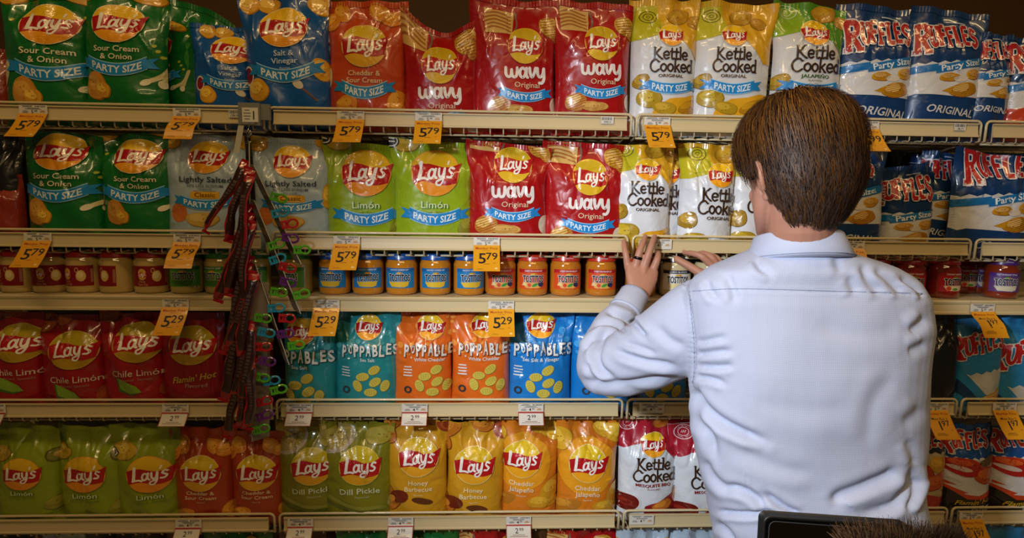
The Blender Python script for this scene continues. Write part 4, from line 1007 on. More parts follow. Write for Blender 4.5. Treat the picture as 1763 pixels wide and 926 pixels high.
    mb = MB(); ms = []
    for (part, layer, c_), (v, t) in A.g.items():
        m = ink(c_); 
        if m not in ms: ms.append(m)
        v, t = refine(v, t, .012); mb.add([onflap(p, .0005) for p in v], t, ms.index(m))
    tag(mb.build('flap_lettering', ms, r), kind='stuff')
    return r
TAGS = [(58, 0, 'sale', '579', '599'), (322, 0, 'sale', '579', '599'), (604, 0, 'sale', '579', '599'), (738, 0, 'sale', '579', '599'), (1132, 0, 'sale', '579', '599'), (1493, 0, 'sale', '699', '699'),
        (65, 1, 'sale', '579', '599'), (322, 1, 'sale', '579', '599'), (597, 1, 'sale', '579', '599'), (838, 1, 'sale', '579', '599'), (1135, 1, 'white', '', '419'), (1468, 1, 'sale', '699', '699'),
        (302, 2, 'sale', '529', '549'), (562, 2, 'sale', '529', '549'), (863, 2, 'sale', '529', '549'), (1693, 2, 'buy', '197', '529'),
        (302, 3, 'red', '299', '479'), (516, 3, 'red', '299', '479'), (714, 3, 'red', '299', '479'), (914, 3, 'red', '299', '479'), (-14, 3, 'red', '299', '479'), (1122, 3, 'white', '', '419'), (1612, 3, 'buy', '197', '599'), (1730, 3, 'buy', '197', '599'),
        (324, 4, 'red', '299', '479'), (517, 4, 'red', '299', '479'), (690, 4, 'red', '299', '479'), (893, 4, 'red', '299', '479'), (1105, 4, 'white', '', '419'), (1672, 4, 'buy', '197', '599')]
KN = {'sale': 'orange price tag', 'red': 'white and red price tag', 'buy': 'tall orange two-for price tag', 'white': 'plain white price tag'}
for px, row, kind, big, old in TAGS:
    sm_ = sorted(t[0] for t in TAGS if t[1] == row and t[2] == kind); n_ = len(sm_); q = sm_.index(px)
    o_ = '' if n_ == 1 else (', '+(ordn(q, n_) if n_ <= 5 else ['leftmost', 'second from left', 'third from left', 'third from right', 'second from right', 'rightmost'][q]))
    price_tag(px, row, kind, big, old, label='%s%s on the %s rail' % (KN[kind]+(' reading %s.%s' % (big[0], big[1:]) if big else ''), o_, ROWN[row]), bend=.35 if (px == 322 or px == 1693) else None)
def barcode(px, row, w, h, label, txt):
    p = at(px, [196, 405, 516, 695, 885][row], -.011); r = empty('barcode_sticker', (p[0], -.0118, ZL[row]-.010), label, 'sticker', 'rail barcode stickers')
    mb = MB(); mb.box((-w/2, -.0003, -h), (w/2, .001, 0)); mb.build('paper', mat('paper_white', PAPER, .55), r)
    A = Art(); x = -w*.42; rnd = random.Random(int(px))
    while x < w*.4: b = rnd.choice([.0005, .0009, .0013]); A.stroke('t', 1, INKB, [(x, -h*.1), (x, -h*.5)], b, smooth=False, cap=False); x += b+.001
    A.text('t', 1, INKB, txt, 0, -h*.75, h*.38, .004)
    flat_art(A, {'t': 'barcode_lettering'}, r, Matrix(((1, 0, 0, 0), (0, 0, -1, -.0003), (0, 1, 0, 0), (0, 0, 0, 1))))
barcode(1046, 0, .032, .018, 'small white barcode sticker on the top shelf rail, left of the yellow bags', '07R19')
barcode(1655, 0, .030, .018, 'small white barcode sticker on the top shelf rail under the navy bags', '18L19')
barcode(404, 0, .028, .020, 'small white barcode sticker beside the grey hanger on the top shelf rail', '17R19')

# ---------------------------------------------------------------- clip strip: chip clips on cards and meat stick packets
YS = -.085
GREYP = mat('grey_hanger_plastic', 0x74746e, .4, coat=.2)
p0 = at(429, 190, -.03); hb = empty('strip_hanger', (p0[0], -.016, ZL[0]-.002), 'grey plastic hanger clipped to the top shelf rail, holding the merchandise strip', 'hanger')
mb = MB(); mb.box((-.026, -.016, -.048), (.026, .0, .006)); mb.box((.020, -.010, -.034), (.048, .0, .004)); mb.box((-.018, -.034, -.048), (.018, -.016, -.042)); mb.build('clamp', GREYP, hb)
mb = MB(); mb.box((-.016, -.0172, -.040), (.022, -.016, -.006)); lp = mb.build('sticker', mat('paper_white', PAPER, .55), hb)
A = Art(); A.poly('t', 1, INKB, [(.010, -.034), (.013, -.034), (.013, -.014), (.010, -.014)]); smallprint(A, 't', 1, 0x4c4a4c, -.004, -.012, 4, .018, .007, .0016)
flat_art(A, {'t': 'sticker_lettering'}, hb, Matrix(((1, 0, 0, 0), (0, 0, -1, -.0173), (0, 1, 0, 0), (0, 0, 0, 1))))
def L_(px, py, Y): p = at(px, py, Y); return (p[0]-hb.location[0], p[1]-hb.location[1], p[2]-hb.location[2])
mb = MB(); mb.tube([L_(429, 212, -.05), L_(428, 222, YS), L_(424, 228, YS), L_(427, 236, YS), L_(433, 230, YS), L_(431, 224, YS), L_(426, 240, YS), L_(429, 248, YS), L_(432, 242, YS)], .0011, 6); mb.build('wire_hook', mat('steel', 0xb0b0b0, .25, 1), hb, smooth=True)
mb = MB(); a, b, c, d = L_(410, 216, -.06), L_(420, 216, -.06), L_(412, 264, -.075), L_(402, 262, -.075)
mb.add([a, b, c, d]+[(q[0], q[1]+.001, q[2]) for q in (a, b, c, d)], [(0, 3, 2, 1), (4, 5, 6, 7), (0, 1, 5, 4), (1, 2, 6, 5), (2, 3, 7, 6), (3, 0, 4, 7)]); mb.build('plastic_tongue', mat('milky_plastic', 0xa8a498, .3, coat=.4), hb)
mb = MB(); mb.tube([L_(429, 246, YS), L_(431, 400, YS), L_(434, 560, YS), L_(437, 756, YS)], .0013, 5); mb.build('hanging_strip', mat('milky_plastic', 0xa8a498, .3, coat=.4), hb, smooth=True)
CC = dict(green=0x4c9c1c, blue=0x1c86a8, red=0xa8141c, purple=0x5c2070)
def clip_shape(mb_b, mb_r, c, ex, ez, s=1.0, col=0):
    """a bag clip: rounded ring handle with a hole and a flat jaw; ex, ez: its width and height directions"""
    c = Vector(c); ex = Vector(ex); ez = Vector(ez); ey = ex.cross(ez)
    ring = [c+ex*(.0115*s*math.cos(a)+.004*s)+ez*(.0095*s*math.sin(a)) for a in np.linspace(0, 2*math.pi, 17)[:-1]]
    mb_r.tube(ring, .0028*s, 6, closed=True)
    def bx(x0, x1, z0, z1, y0, y1, m):
        P = [c+ex*x*s+ez*z*s+ey*y*s for x, y, z in ((x0,y0,z0),(x1,y0,z0),(x1,y1,z0),(x0,y1,z0),(x0,y0,z1),(x1,y0,z1),(x1,y1,z1),(x0,y1,z1))]
        m.add(P, [(0,3,2,1),(4,5,6,7),(0,1,5,4),(1,2,6,5),(2,3,7,6),(3,0,4,7)])
    bx(-.020, -.004, -.0095, -.0045, -.004, .004, mb_b); bx(-.020, -.004, .0045, .0095, -.004, .004, mb_b); bx(-.022, -.017, -.010, .010, -.003, .003, mb_b); bx(-.014, -.010, -.010, .010, -.002, .002, mb_b)
def clip_card(n, top, bot, clips, wv, label, Yt, face=False, hw=None):
    a = Vector(at(*top, Yt)); b = Vector(at(*bot, Yt))
    r = empty('clip_card', a, label, 'chip clips', 'cards of coloured chip clips on the hanging strip')
    wv = Vector(wv); T = Vector((.0009, -.0003, 0))
    q = [Vector((0, 0, 0)), b-a, (b-a)+wv, wv]
    nrm = (b-a).cross(wv).normalized()*.0009
    mb = MB(); mb.add([p-nrm for p in q]+[p+nrm for p in q], [(0, 1, 2, 3), (7, 6, 5, 4), (0, 4, 5, 1), (1, 5, 6, 2), (2, 6, 7, 3), (3, 7, 4, 0)])
    mb.build('card', mat('clip_card', 0xa8a094 if face else 0x7c6e5c, .55), r)
    mb = MB(); mb.tube([Vector((0, 0, 0)), b-a], .0011, 4); mb.build('card_edge', mat('card_edge', 0xb8b0a0, .6), r)
    A2 = MB(); rnd = random.Random(n)                  # printed bands on the card
    for k in range(0 if face else 5):
        s0 = .15+.16*k; A2.add([(b-a)*s0+wv*.1-nrm*1.6, (b-a)*(s0+.09)+wv*.1-nrm*1.6, (b-a)*(s0+.09)+wv*.9-nrm*1.6, (b-a)*s0+wv*.9-nrm*1.6], [(0, 1, 2, 3)])
        A2.add([(b-a)*s0+wv*.1+nrm*1.6, (b-a)*(s0+.09)+wv*.1+nrm*1.6, (b-a)*(s0+.09)+wv*.9+nrm*1.6, (b-a)*s0+wv*.9+nrm*1.6], [(0, 1, 2, 3)])
    if not face: A2.build('card_print', mat('card_print', 0x4c3020, .5), r)
    for col, px, py in clips:
        c = Vector(at(px, py, Yt-.006 if face else Yt+.004))-a
        m1, m2 = MB(), MB(); tilt = rnd.uniform(-.35, .35)
        ex = Vector((math.cos(tilt), .25, math.sin(tilt))).normalized(); ez = Vector((-math.sin(tilt), 0, math.cos(tilt))); ez = (ez-ex*ez.dot(ex)).normalized()
        clip_shape(m1, m2, c, ex, ez, 1.0)
        k = mat('clip_'+col, CC[col], .25, coat=.5)
        m1.f and m2.add(m1.v, m1.f, 0)
        o = m2.build('chip_clip', k, r, smooth=False)
        o['label'] = col+' plastic chip clip'
clip_card(1, (437, 284), (519, 455), [('green', 482, 341), ('blue', 484, 366), ('red', 501, 385), ('purple', 502, 410), ('green', 522, 430)], (-.028, .040, .004), 'topmost card of coloured chip clips on the hanging strip, leaning right', -.10)
clip_card(2, (438, 345), (518, 540), [('green', 478, 420), ('blue', 480, 445), ('red', 497, 461), ('purple', 498, 486), ('green', 521, 506)], (-.028, .040, .004), 'second card of coloured chip clips from the top of the hanging strip', -.108)
clip_card(3, (440, 455), (498, 628), [('green', 482, 503), ('blue', 478, 530), ('red', 496, 548), ('purple', 494, 574), ('green', 512, 594)], (-.024, .040, .004), 'third card of chip clips down the hanging strip, pointing at the teal bags', -.116)
clip_card(4, (429, 487), (425, 676), [('green', 455, 548), ('blue', 461, 573), ('red', 455, 597), ('purple', 462, 622), ('green', 452, 650)], (.040, .018, 0), 'pale card of chip clips facing the aisle, lower middle of the hanging strip', -.124, True)
clip_card(5, (434, 600), (434, 760), [('blue', 470, 655), ('green', 482, 670), ('red', 457, 690), ('purple', 458, 714), ('green', 452, 738)], (.030, .035, 0), 'lowest card of chip clips at the bottom end of the hanging strip', -.112, True)
REDW = mat('packet_red_film', 0x9c1018, .22, coat=.6, bump=('film', 40, .5, .004)); DKW = mat('packet_dark_film', 0x301816, .25, coat=.6, bump=('film', 40, .5, .004)); GRW = mat('packet_grey_print', 0x4c3a36, .35)
def packet(n, a, b, w, Y0, label):
    A_ = Vector(at(*a, Y0)); B_ = Vector(at(*b, Y0-.01)); rnd = random.Random(n)
    r = empty('meat_stick_packet', A_, label, 'snack packet', 'meat stick packets on the hanging strip')
    D = B_-A_; L = D.length; sd = D.cross(Vector((0, 1, 0))).normalized(); fwd = sd.cross(D.normalized()); N = 26
    if fwd.y > 0: fwd = -fwd
    V = []; F = []; K = 12; tw = rnd.uniform(-1.3, 1.3)
    for i in range(N+1):
        s = i/N; c = D*s+sd*(.006*math.sin(s*5+n*1.7))+fwd*(.010*math.sin(math.pi*s)); e = min(1, min(s, 1-s)/.09); t = tw*s
        for k in range(K):
            a_ = 2*math.pi*k/K; x = math.cos(a_)*w/2*(1+.10*math.sin(s*23+n*2.1+k)+.15*math.sin(s*7+n)); y = math.sin(a_)*w*.30*e+.0005*math.sin(a_)
            V.append(c+sd*(x*math.cos(t)-y*math.sin(t))+fwd*(x*math.sin(t)+y*math.cos(t)))
    for i in range(N):
        for k in range(K): F.append((i*K+k, i*K+(k+1) % K, (i+1)*K+(k+1) % K, (i+1)*K+k))
    fm = [1 if (k in (0, 5, 6, 11) or i < 2 or i > N-3) else 0 for i in range(N) for k in range(K)]
    mesh_obj('wrapper', V, F, [DKW, REDW], r, fm, smooth=True)
    # crimped tail and hanging ear
    for nm, s0, s1 in (('end_crimp', -.035, .0), ('end_crimp', 1.0, 1.035)):
        m = MB(); P = [D*s0-sd*w*.45, D*s0+sd*w*.45, D*s1+sd*w*.5, D*s1-sd*w*.5]; m.add(P+[p+fwd*.0008 for p in P], [(0, 1, 2, 3), (7, 6, 5, 4), (0, 4, 5, 1), (1, 5, 6, 2), (2, 6, 7, 3), (3, 7, 4, 0)]); m.build(nm, REDW, r)
    m = MB()                                              # pale lettering blocks up the face
    s = .25
    while s < .7:
        l = rnd.uniform(.025, .04); c0, c1 = [D*q+sd*(.006*math.sin(q*5+n*1.7))+fwd*(.010*math.sin(math.pi*q)+w*.30+.0009) for q in (s, s+l)]
        m.add([c0-sd*w*.2, c0+sd*w*.2, c1+sd*w*.2, c1-sd*w*.2], [(0, 1, 2, 3)]); s += l+.012
    tag(m.build('lettering', GRW, r), kind='stuff')
PK = [((425, 286), (363, 412)), ((428, 296), (386, 418)), ((431, 308), (408, 430)), ((427, 360), (372, 500)), ((430, 372), (392, 512)), ((433, 385), (414, 520)),
      ((428, 445), (382, 590)), ((431, 456), (400, 604)), ((434, 468), (420, 610)), ((429, 530), (386, 672)), ((432, 542), (402, 690)), ((435, 552), (424, 690)), ((430, 610), (396, 738)), ((433, 620), (416, 742)), ((437, 628), (434, 735))]
LV = ['topmost', 'second', 'third', 'fourth', 'lowest']
for n, (a, b) in enumerate(PK):
    a = (a[0]+(n*37 % 7)-3, a[1]+(n*53 % 13)-6); b = (b[0]+(n*29 % 15)-7, b[1]+(n*41 % 31)-15)
    packet(n, a, b, .021+.006*((n*31) % 5)/4, -.085-.014*(n % 3)-.006*(n//3), 'meat stick packet, %s bunch on the hanging strip, %s of three' % (LV[n//3], ['outer left', 'middle', 'inner right'][n % 3]))
# ---------------------------------------------------------------- the man
SKIN = mat('skin', 0xb07c66, .5, bump=('noise', 90, .15, .002)); 
SKIN.node_tree.nodes['Principled BSDF'].inputs['Subsurface Weight'].default_value = .12
SKIN.node_tree.nodes['Principled BSDF'].inputs['Subsurface Radius'].default_value = (.012, .005, .003)
SHIRT = mat('shirt_cotton', 0xb2b8ce, .75, bump=('weave', 90, .10, .0010))
TROUS = mat('dark_trousers', 0x22242a, .8); LEATH = mat('black_leather', 0x17181a, .42, bump=('noise', 120, .2, .001))
def V(px, py, Y): return Vector(at(px, py, Y))
def project(P):
    d = P-CAMP; z = d@_f; return 881.5+F_PX*(d@_r)/z, 463-F_PX*(d@_u)/z
def limb(mb, pts, rad, n=14, flat=None):
    """tapered limb through joints with rounded ends; flat = per joint (thickness factor along dir)"""
    P = catmull([tuple(p) for p in pts], 5); R_ = catmull([(r,) for r in rad], 5)
    P = [Vector(p) for p in P]; R_ = [float(r[0]) for r in R_]
    a, b = P[0], P[-1]; ta, tb = (P[0]-P[1]).normalized(), (P[-1]-P[-2]).normalized()
    pre = [a+ta*R_[0]*k for k in (.95, .7, .35)]; post = [b+tb*R_[-1]*k for k in (.35, .7, .95)]
    mb.tube(pre+P+post, [R_[0]*q for q in (.3, .7, .93)]+R_+[R_[-1]*q for q in (.93, .7, .3)], n)
def loft(mb, rings, n=40):
    """rings: (centre, x half axis vec, y half axis vec, squareness)"""
    vs = []; fs = []
    for c, ax, ay, e in rings:
        for k in range(n):
            a = 2*math.pi*k/n; ca, sa = math.cos(a), math.sin(a)
            vs.append(Vector(c)+Vector(ax)*math.copysign(abs(ca)**e, ca)+Vector(ay)*math.copysign(abs(sa)**e, sa))
    for i in range(len(rings)-1):
        for k in range(n): fs.append((i*n+k, i*n+(k+1) % n, (i+1)*n+(k+1) % n, (i+1)*n+k))
    fs.append(tuple(range(n-1, -1, -1))); N = len(rings); fs.append(tuple((N-1)*n+k for k in range(n)))
    mb.add(vs, fs)
def blob(mb, c, r, M=None, n=16):
    c = Vector(c); vs = []; fs = []
    for i in range(1, n):
        t = math.pi*i/n
        for k in range(2*n):
            a = math.pi*k/n; v = Vector((r[0]*math.sin(t)*math.cos(a), r[1]*math.sin(t)*math.sin(a), r[2]*math.cos(t)))
            vs.append(c+(M @ v if M else v))
    top, bot = len(vs), len(vs)+1
    for s_ in (1, -1): v = Vector((0, 0, r[2]*s_)); vs.append(c+(M @ v if M else v))
    m = 2*n
    for i in range(n-2):
        for k in range(m): fs.append((i*m+k, (i+1)*m+k, (i+1)*m+(k+1) % m, i*m+(k+1) % m))
    for k in range(m): fs.append((top, k, (k+1) % m)); fs.append((bot, (n-2)*m+(k+1) % m, (n-2)*m+k))
    mb.add(vs, fs)
def remeshed(mb, name, voxel, smooth_it, material, parent, fac=.5, dec=1):
    o = mesh_obj('tmp_body', mb.v, mb.f, material)
    m = o.modifiers.new('r', 'REMESH'); m.mode = 'VOXEL'; m.voxel_size = voxel; m.adaptivity = 0
    if smooth_it:
        s_ = o.modifiers.new('s', 'SMOOTH'); s_.factor = fac; s_.iterations = smooth_it
    if dec < 1: q_ = o.modifiers.new('d', 'DECIMATE'); q_.ratio = dec
    dg = bpy.context.evaluated_depsgraph_get(); dg.update()
    me = bpy.data.meshes.new_from_object(o.evaluated_get(dg)); bpy.data.objects.remove(o)
    me.name = name; me.polygons.foreach_set('use_smooth', [True]*len(me.polygons))
    return link(bpy.data.objects.new(name, me), parent)

MX = V(1390, 620, -.48)
man = empty('person', (0, 0, 0), 'man in a pale blue shirt, seen from behind, reaching into the shelves', 'person')
# head frame: turned to his left and bent a little forward
HC = V(1377, 284, -.53)
HM = Matrix.Rotation(math.radians(12), 3, 'Z') @ Matrix.Rotation(math.radians(-10), 3, 'X')
def hd(x, y, z): return HC + HM @ Vector((x, y, z))
mb = MB()
blob(mb, HC, (.079, .098, .108), HM, 20)
blob(mb, hd(0, .035, -.055), (.062, .062, .072), HM)                      # face
blob(mb, hd(0, .058, -.098), (.040, .038, .028), HM)                      # jaw and chin
for s_ in (-1, 1):
    limb(mb, [hd(s_*.060, .020, -.045), hd(s_*.054, .035, -.080), hd(s_*.025, .075, -.108)], [.018, .016, .014])
    blob(mb, hd(s_*.034, .076, -.042), (.016, .012, .016), HM)             # cheek
    blob(mb, hd(s_*.028, .086, .008), (.018, .009, .008), HM)              # brow
limb(mb, [hd(.002, .090, .0), hd(.002, .098, -.020), hd(.002, .102, -.034)], [.007, .008, .009])
blob(mb, hd(0, .096, -.066), (.022, .010, .006), HM); blob(mb, hd(0, .094, -.076), (.019, .010, .006), HM)
for s_ in (-1, 1):                                                        # ears: rim, bowl, lobe
    e = [hd(s_*.082, -.016, -.056), hd(s_*.097, -.026, -.038), hd(s_*.101, -.028, -.014), hd(s_*.095, -.014, .000), hd(s_*.082, -.004, -.010), hd(s_*.079, -.004, -.036)]
    limb(mb, e, [.0055, .005, .0048, .0048, .0045, .004], 8); blob(mb, hd(s_*.085, -.012, -.028), (.008, .014, .024), HM, 8); blob(mb, hd(s_*.082, -.014, -.058), (.006, .008, .010), HM, 8)
nb = V(1376, 462, -.495)
limb(mb, [hd(0, .010, -.060), hd(0, .004, -.100), nb], [.057, .056, .056], 24)
SL, SR = V(1232, 560, -.44), V(1540, 548, -.44)
limb(mb, [SL, nb+Vector((0, .01, -.05)), SR], [.045, .055, .045])
limb(mb, [nb, V(1385, 700, -.47), V(1400, 900, -.47)], [.055, .07, .07])
EL, WL = V(1040, 630, -.27), V(1100, 512, -.098)
ER, WR = V(1420, 630, -.13), V(1262, 506, -.115)
limb(mb, [SL, (SL+EL)/2, EL], [.045, .040, .034]); limb(mb, [EL, V(1042, 600, -.22), V(1058, 560, -.165), WL], [.034, .034, .031, .025])
limb(mb, [SR, (SR+ER)/2, ER], [.045, .040, .034]); limb(mb, [ER, (ER+WR)/2, WR], [.034, .033, .025])
def hand(mb, wrist, knuck, fingers, thumb, wid, thick, nrm):
    """palm as a flattened loft from wrist to knuckles, each finger its own tapering chain rooted in the palm"""
    nrm = Vector(nrm).normalized(); d = (knuck-wrist); sd = d.cross(nrm).normalized()
    loft(mb, [(wrist-d*.10, sd*.024, nrm*.017, .9), (wrist+d*.08, sd*.026, nrm*.017, .9), (wrist+d*.35, sd*wid*.80, nrm*thick*1.1, .85), (wrist+d*.7, sd*wid*.98, nrm*thick, .8), (wrist+d*1.0, sd*wid, nrm*thick*.8, .8), (wrist+d*1.07, sd*wid*.85, nrm*thick*.5, .8)], 28)
    for f, r0 in fingers:
        root = f[0]+(wrist-f[0]).normalized()*.022
        limb(mb, [root]+f, [r0*.95, r0*1.04]+[r0*(1.0-.12*k) for k in range(1, len(f))], 12)
    limb(mb, thumb, [.013, .012, .0105, .009][:len(thumb)], 12)
hand(mb, WL, V(1106, 462, -.062),
     [([V(1082, 463, -.058), V(1078, 440, -.056), V(1075, 426, -.045), V(1074, 415, -.028)], .0096),
      ([V(1095, 458, -.064), V(1101, 434, -.064), V(1107, 418, -.050), V(1111, 407, -.027)], .0105),
      ([V(1110, 457, -.065), V(1118, 434, -.066), V(1123, 418, -.052), V(1127, 407, -.027)], .0108),
      ([V(1125, 463, -.060), V(1131, 448, -.062), V(1133, 439, -.048), V(1131, 434, -.028)], .0104)],
     [V(1112, 503, -.078), V(1121, 488, -.052), V(1122, 472, -.036), V(1119, 460, -.026)], .042, .0145, (.05, -1, .25))
hand(mb, WR, V(1228, 468, -.080),
     [([V(1226, 458, -.082), V(1207, 441, -.078), V(1190, 436, -.058), V(1178, 435, -.032)], .0096),
      ([V(1236, 459, -.078), V(1224, 442, -.074), V(1211, 436, -.052), V(1203, 436, -.028)], .0096),
      ([V(1244, 462, -.072), V(1236, 446, -.066), V(1226, 440, -.046), V(1220, 440, -.024)], .0090),
      ([V(1250, 468, -.062), V(1244, 454, -.054), V(1236, 447, -.038), V(1231, 446, -.020)], .0080)],
     [V(1236, 492, -.095), V(1212, 474, -.085), V(1188, 459, -.062), V(1165, 446, -.040)], .038, .014, (-.35, -.8, .45))
body = remeshed(mb, 'body', .0024, 5, SKIN, man, .45, .45)
# eyes, brows, nails, ring
for s_ in (-1, 1):
    mb = MB(); blob(mb, hd(s_*.030, .083, -.006), (.0125, .0125, .0125), HM, 10); ey = mb.build('eye', mat('eye_white', 0xc8c4c0, .2), man, True)
    mb = MB(); blob(mb, hd(s_*.030, .0925, -.006), (.0055, .004, .0055), HM, 8); mb.build('iris', mat('eye_iris', 0x3c4c58, .15), ey, True)
    mb = MB(); limb(mb, [hd(s_*.014, .0965, .010), hd(s_*.030, .096, .015), hd(s_*.046, .084, .010)], [.003, .0035, .002], 6); mb.build('eyebrow', mat('brow_hair', 0x4c3020, .8), man, True)
mb = MB(); blob(mb, hd(0, .103, -.0685), (.019, .004, .0035), HM, 8); blob(mb, hd(0, .101, -.0755), (.016, .004, .004), HM, 8); mb.build('lips', mat('lips', 0x8c4c44, .5), man, True)
# ring on the ring finger
c = (V(1095, 458, -.064)*.42+V(1101, 434, -.064)*.58); d = (V(1101, 434, -.064)-V(1095, 458, -.064)).normalized(); s1 = d.orthogonal().normalized(); s2 = d.cross(s1)
mb = MB(); N = 24
vs = [c+(s1*math.cos(a)+s2*math.sin(a))*r+d*h for a in np.linspace(0, 2*math.pi, N+1)[:-1] for r, h in ((.0106, -.0036), (.0114, -.0030), (.0114, .0030), (.0106, .0036))]
mb.add(vs, [(4*i+k, 4*i+(k+1) % 4, 4*((i+1) % N)+(k+1) % 4, 4*((i+1) % N)+k) for i in range(N) for k in range(4)])
rg = mb.build('finger_ring', mat('dark_ring', 0x2c2c30, .2, .9), None, True); tag(rg, 'dark metal band on the ring finger of the left hand', 'ring')
# fingernails of the left hand are turned to the shelf; those of the right show at the tips
for p, q in ((V(1165, 446, -.040), V(1188, 459, -.062)), (V(1178, 435, -.032), V(1190, 436, -.058))):
    t = (p-q).normalized(); u_ = Vector((0, -.55, .8)); u_ = (u_-t*u_.dot(t)).normalized(); w = t.cross(u_)
    mb = MB(); P = [p+t*(.001+.0045*math.cos(a))+w*.0045*math.sin(a)+u_*(.0078-.0010*abs(math.sin(a))) for a in np.linspace(0, 2*math.pi, 13)[:-1]]
    mb.add(P+[x-u_*.001 for x in P], [tuple(range(12)), tuple(range(23, 11, -1))]+[(k, 12+k, 12+(k+1) % 12, (k+1) % 12) for k in range(12)]); mb.build('fingernail', mat('nail', 0xc49484, .3), man)

# ---- shirt
mb = MB()
LV_ = [(428, 1312, 1440, -.505, .070), (444, 1275, 1486, -.502, .084), (462, 1228, 1536, -.495, .096), (482, 1200, 1572, -.485, .104), (510, 1184, 1590, -.48, .116), (560, 1183, 1594, -.475, .126), (620, 1188, 1586, -.475, .128),
       (680, 1190, 1580, -.475, .122), (740, 1196, 1578, -.475, .116), (800, 1209, 1574, -.475, .114), (850, 1222, 1580, -.475, .122), (885, 1226, 1590, -.475, .130), (915, 1232, 1586, -.475, .128), (940, 1236, 1580, -.475, .120)]
rings = []
for py, xl, xr, Yc, dp in LV_:
    a, b = V(xl, py, Yc), V(xr, py, Yc); rings.append(((a+b)/2, (b-a)/2, Vector((0, dp, 0)), .88))
loft(mb, rings, 48)
limb(mb, [V(1246, 540, -.455), V(1195, 563, -.41), V(1125, 605, -.345), V(1062, 630, -.285), V(1040, 632, -.262)], [.078, .082, .074, .064, .056], 28)
limb(mb, [V(1036, 634, -.262), V(1040, 600, -.22), V(1056, 560, -.165), V(1082, 527, -.118)], [.056, .054, .047, .034], 24)
limb(mb, [V(1520, 535, -.455), V(1515, 560, -.38), V(1470, 600, -.26), V(1425, 630, -.14)], [.086, .082, .070, .056], 24)
limb(mb, [ER, (ER+WR)/2+Vector((0, 0, -.005)), WR+(ER-WR)*.18], [.056, .050, .036], 20)
shirt = remeshed(mb, 'shirt', .0042, 6, SHIRT, man, .5); shirt['label'] = 'pale blue long sleeved cotton shirt'
me = shirt.data; n = len(me.vertices); co = np.empty(n*3); me.vertices.foreach_get('co', co); co = co.reshape(-1, 3)
no = np.empty(n*3); me.vertex_normals.foreach_get('vector', no); no = no.reshape(-1, 3)
px, py = project(co); facing = np.clip(-(no*(co-CAMP)/np.linalg.norm(co-CAMP, axis=1, keepdims=True)).sum(1)*3+.4, 0, 1)
def seg_dist(pts, st=5):
    P = np.array(catmull(pts, 6)); best = np.full(n, 1e9); sgn = np.zeros(n); prm = np.zeros(n); L = len(P)-1
    for i in range(L):
        a, b = P[i], P[i+1]; d = b-a; l2 = d@d+1e-9
        t = np.clip(((px-a[0])*d[0]+(py-a[1])*d[1])/l2, 0, 1); ex, ey = px-a[0]-t*d[0], py-a[1]-t*d[1]; q = np.hypot(ex, ey)
        m = q < best; best[m] = q[m]; sgn[m] = np.sign(d[0]*ey-d[1]*ex)[m]; prm[m] = ((i+t)/L)[m]
    return best, sgn, prm
disp = np.zeros(n)
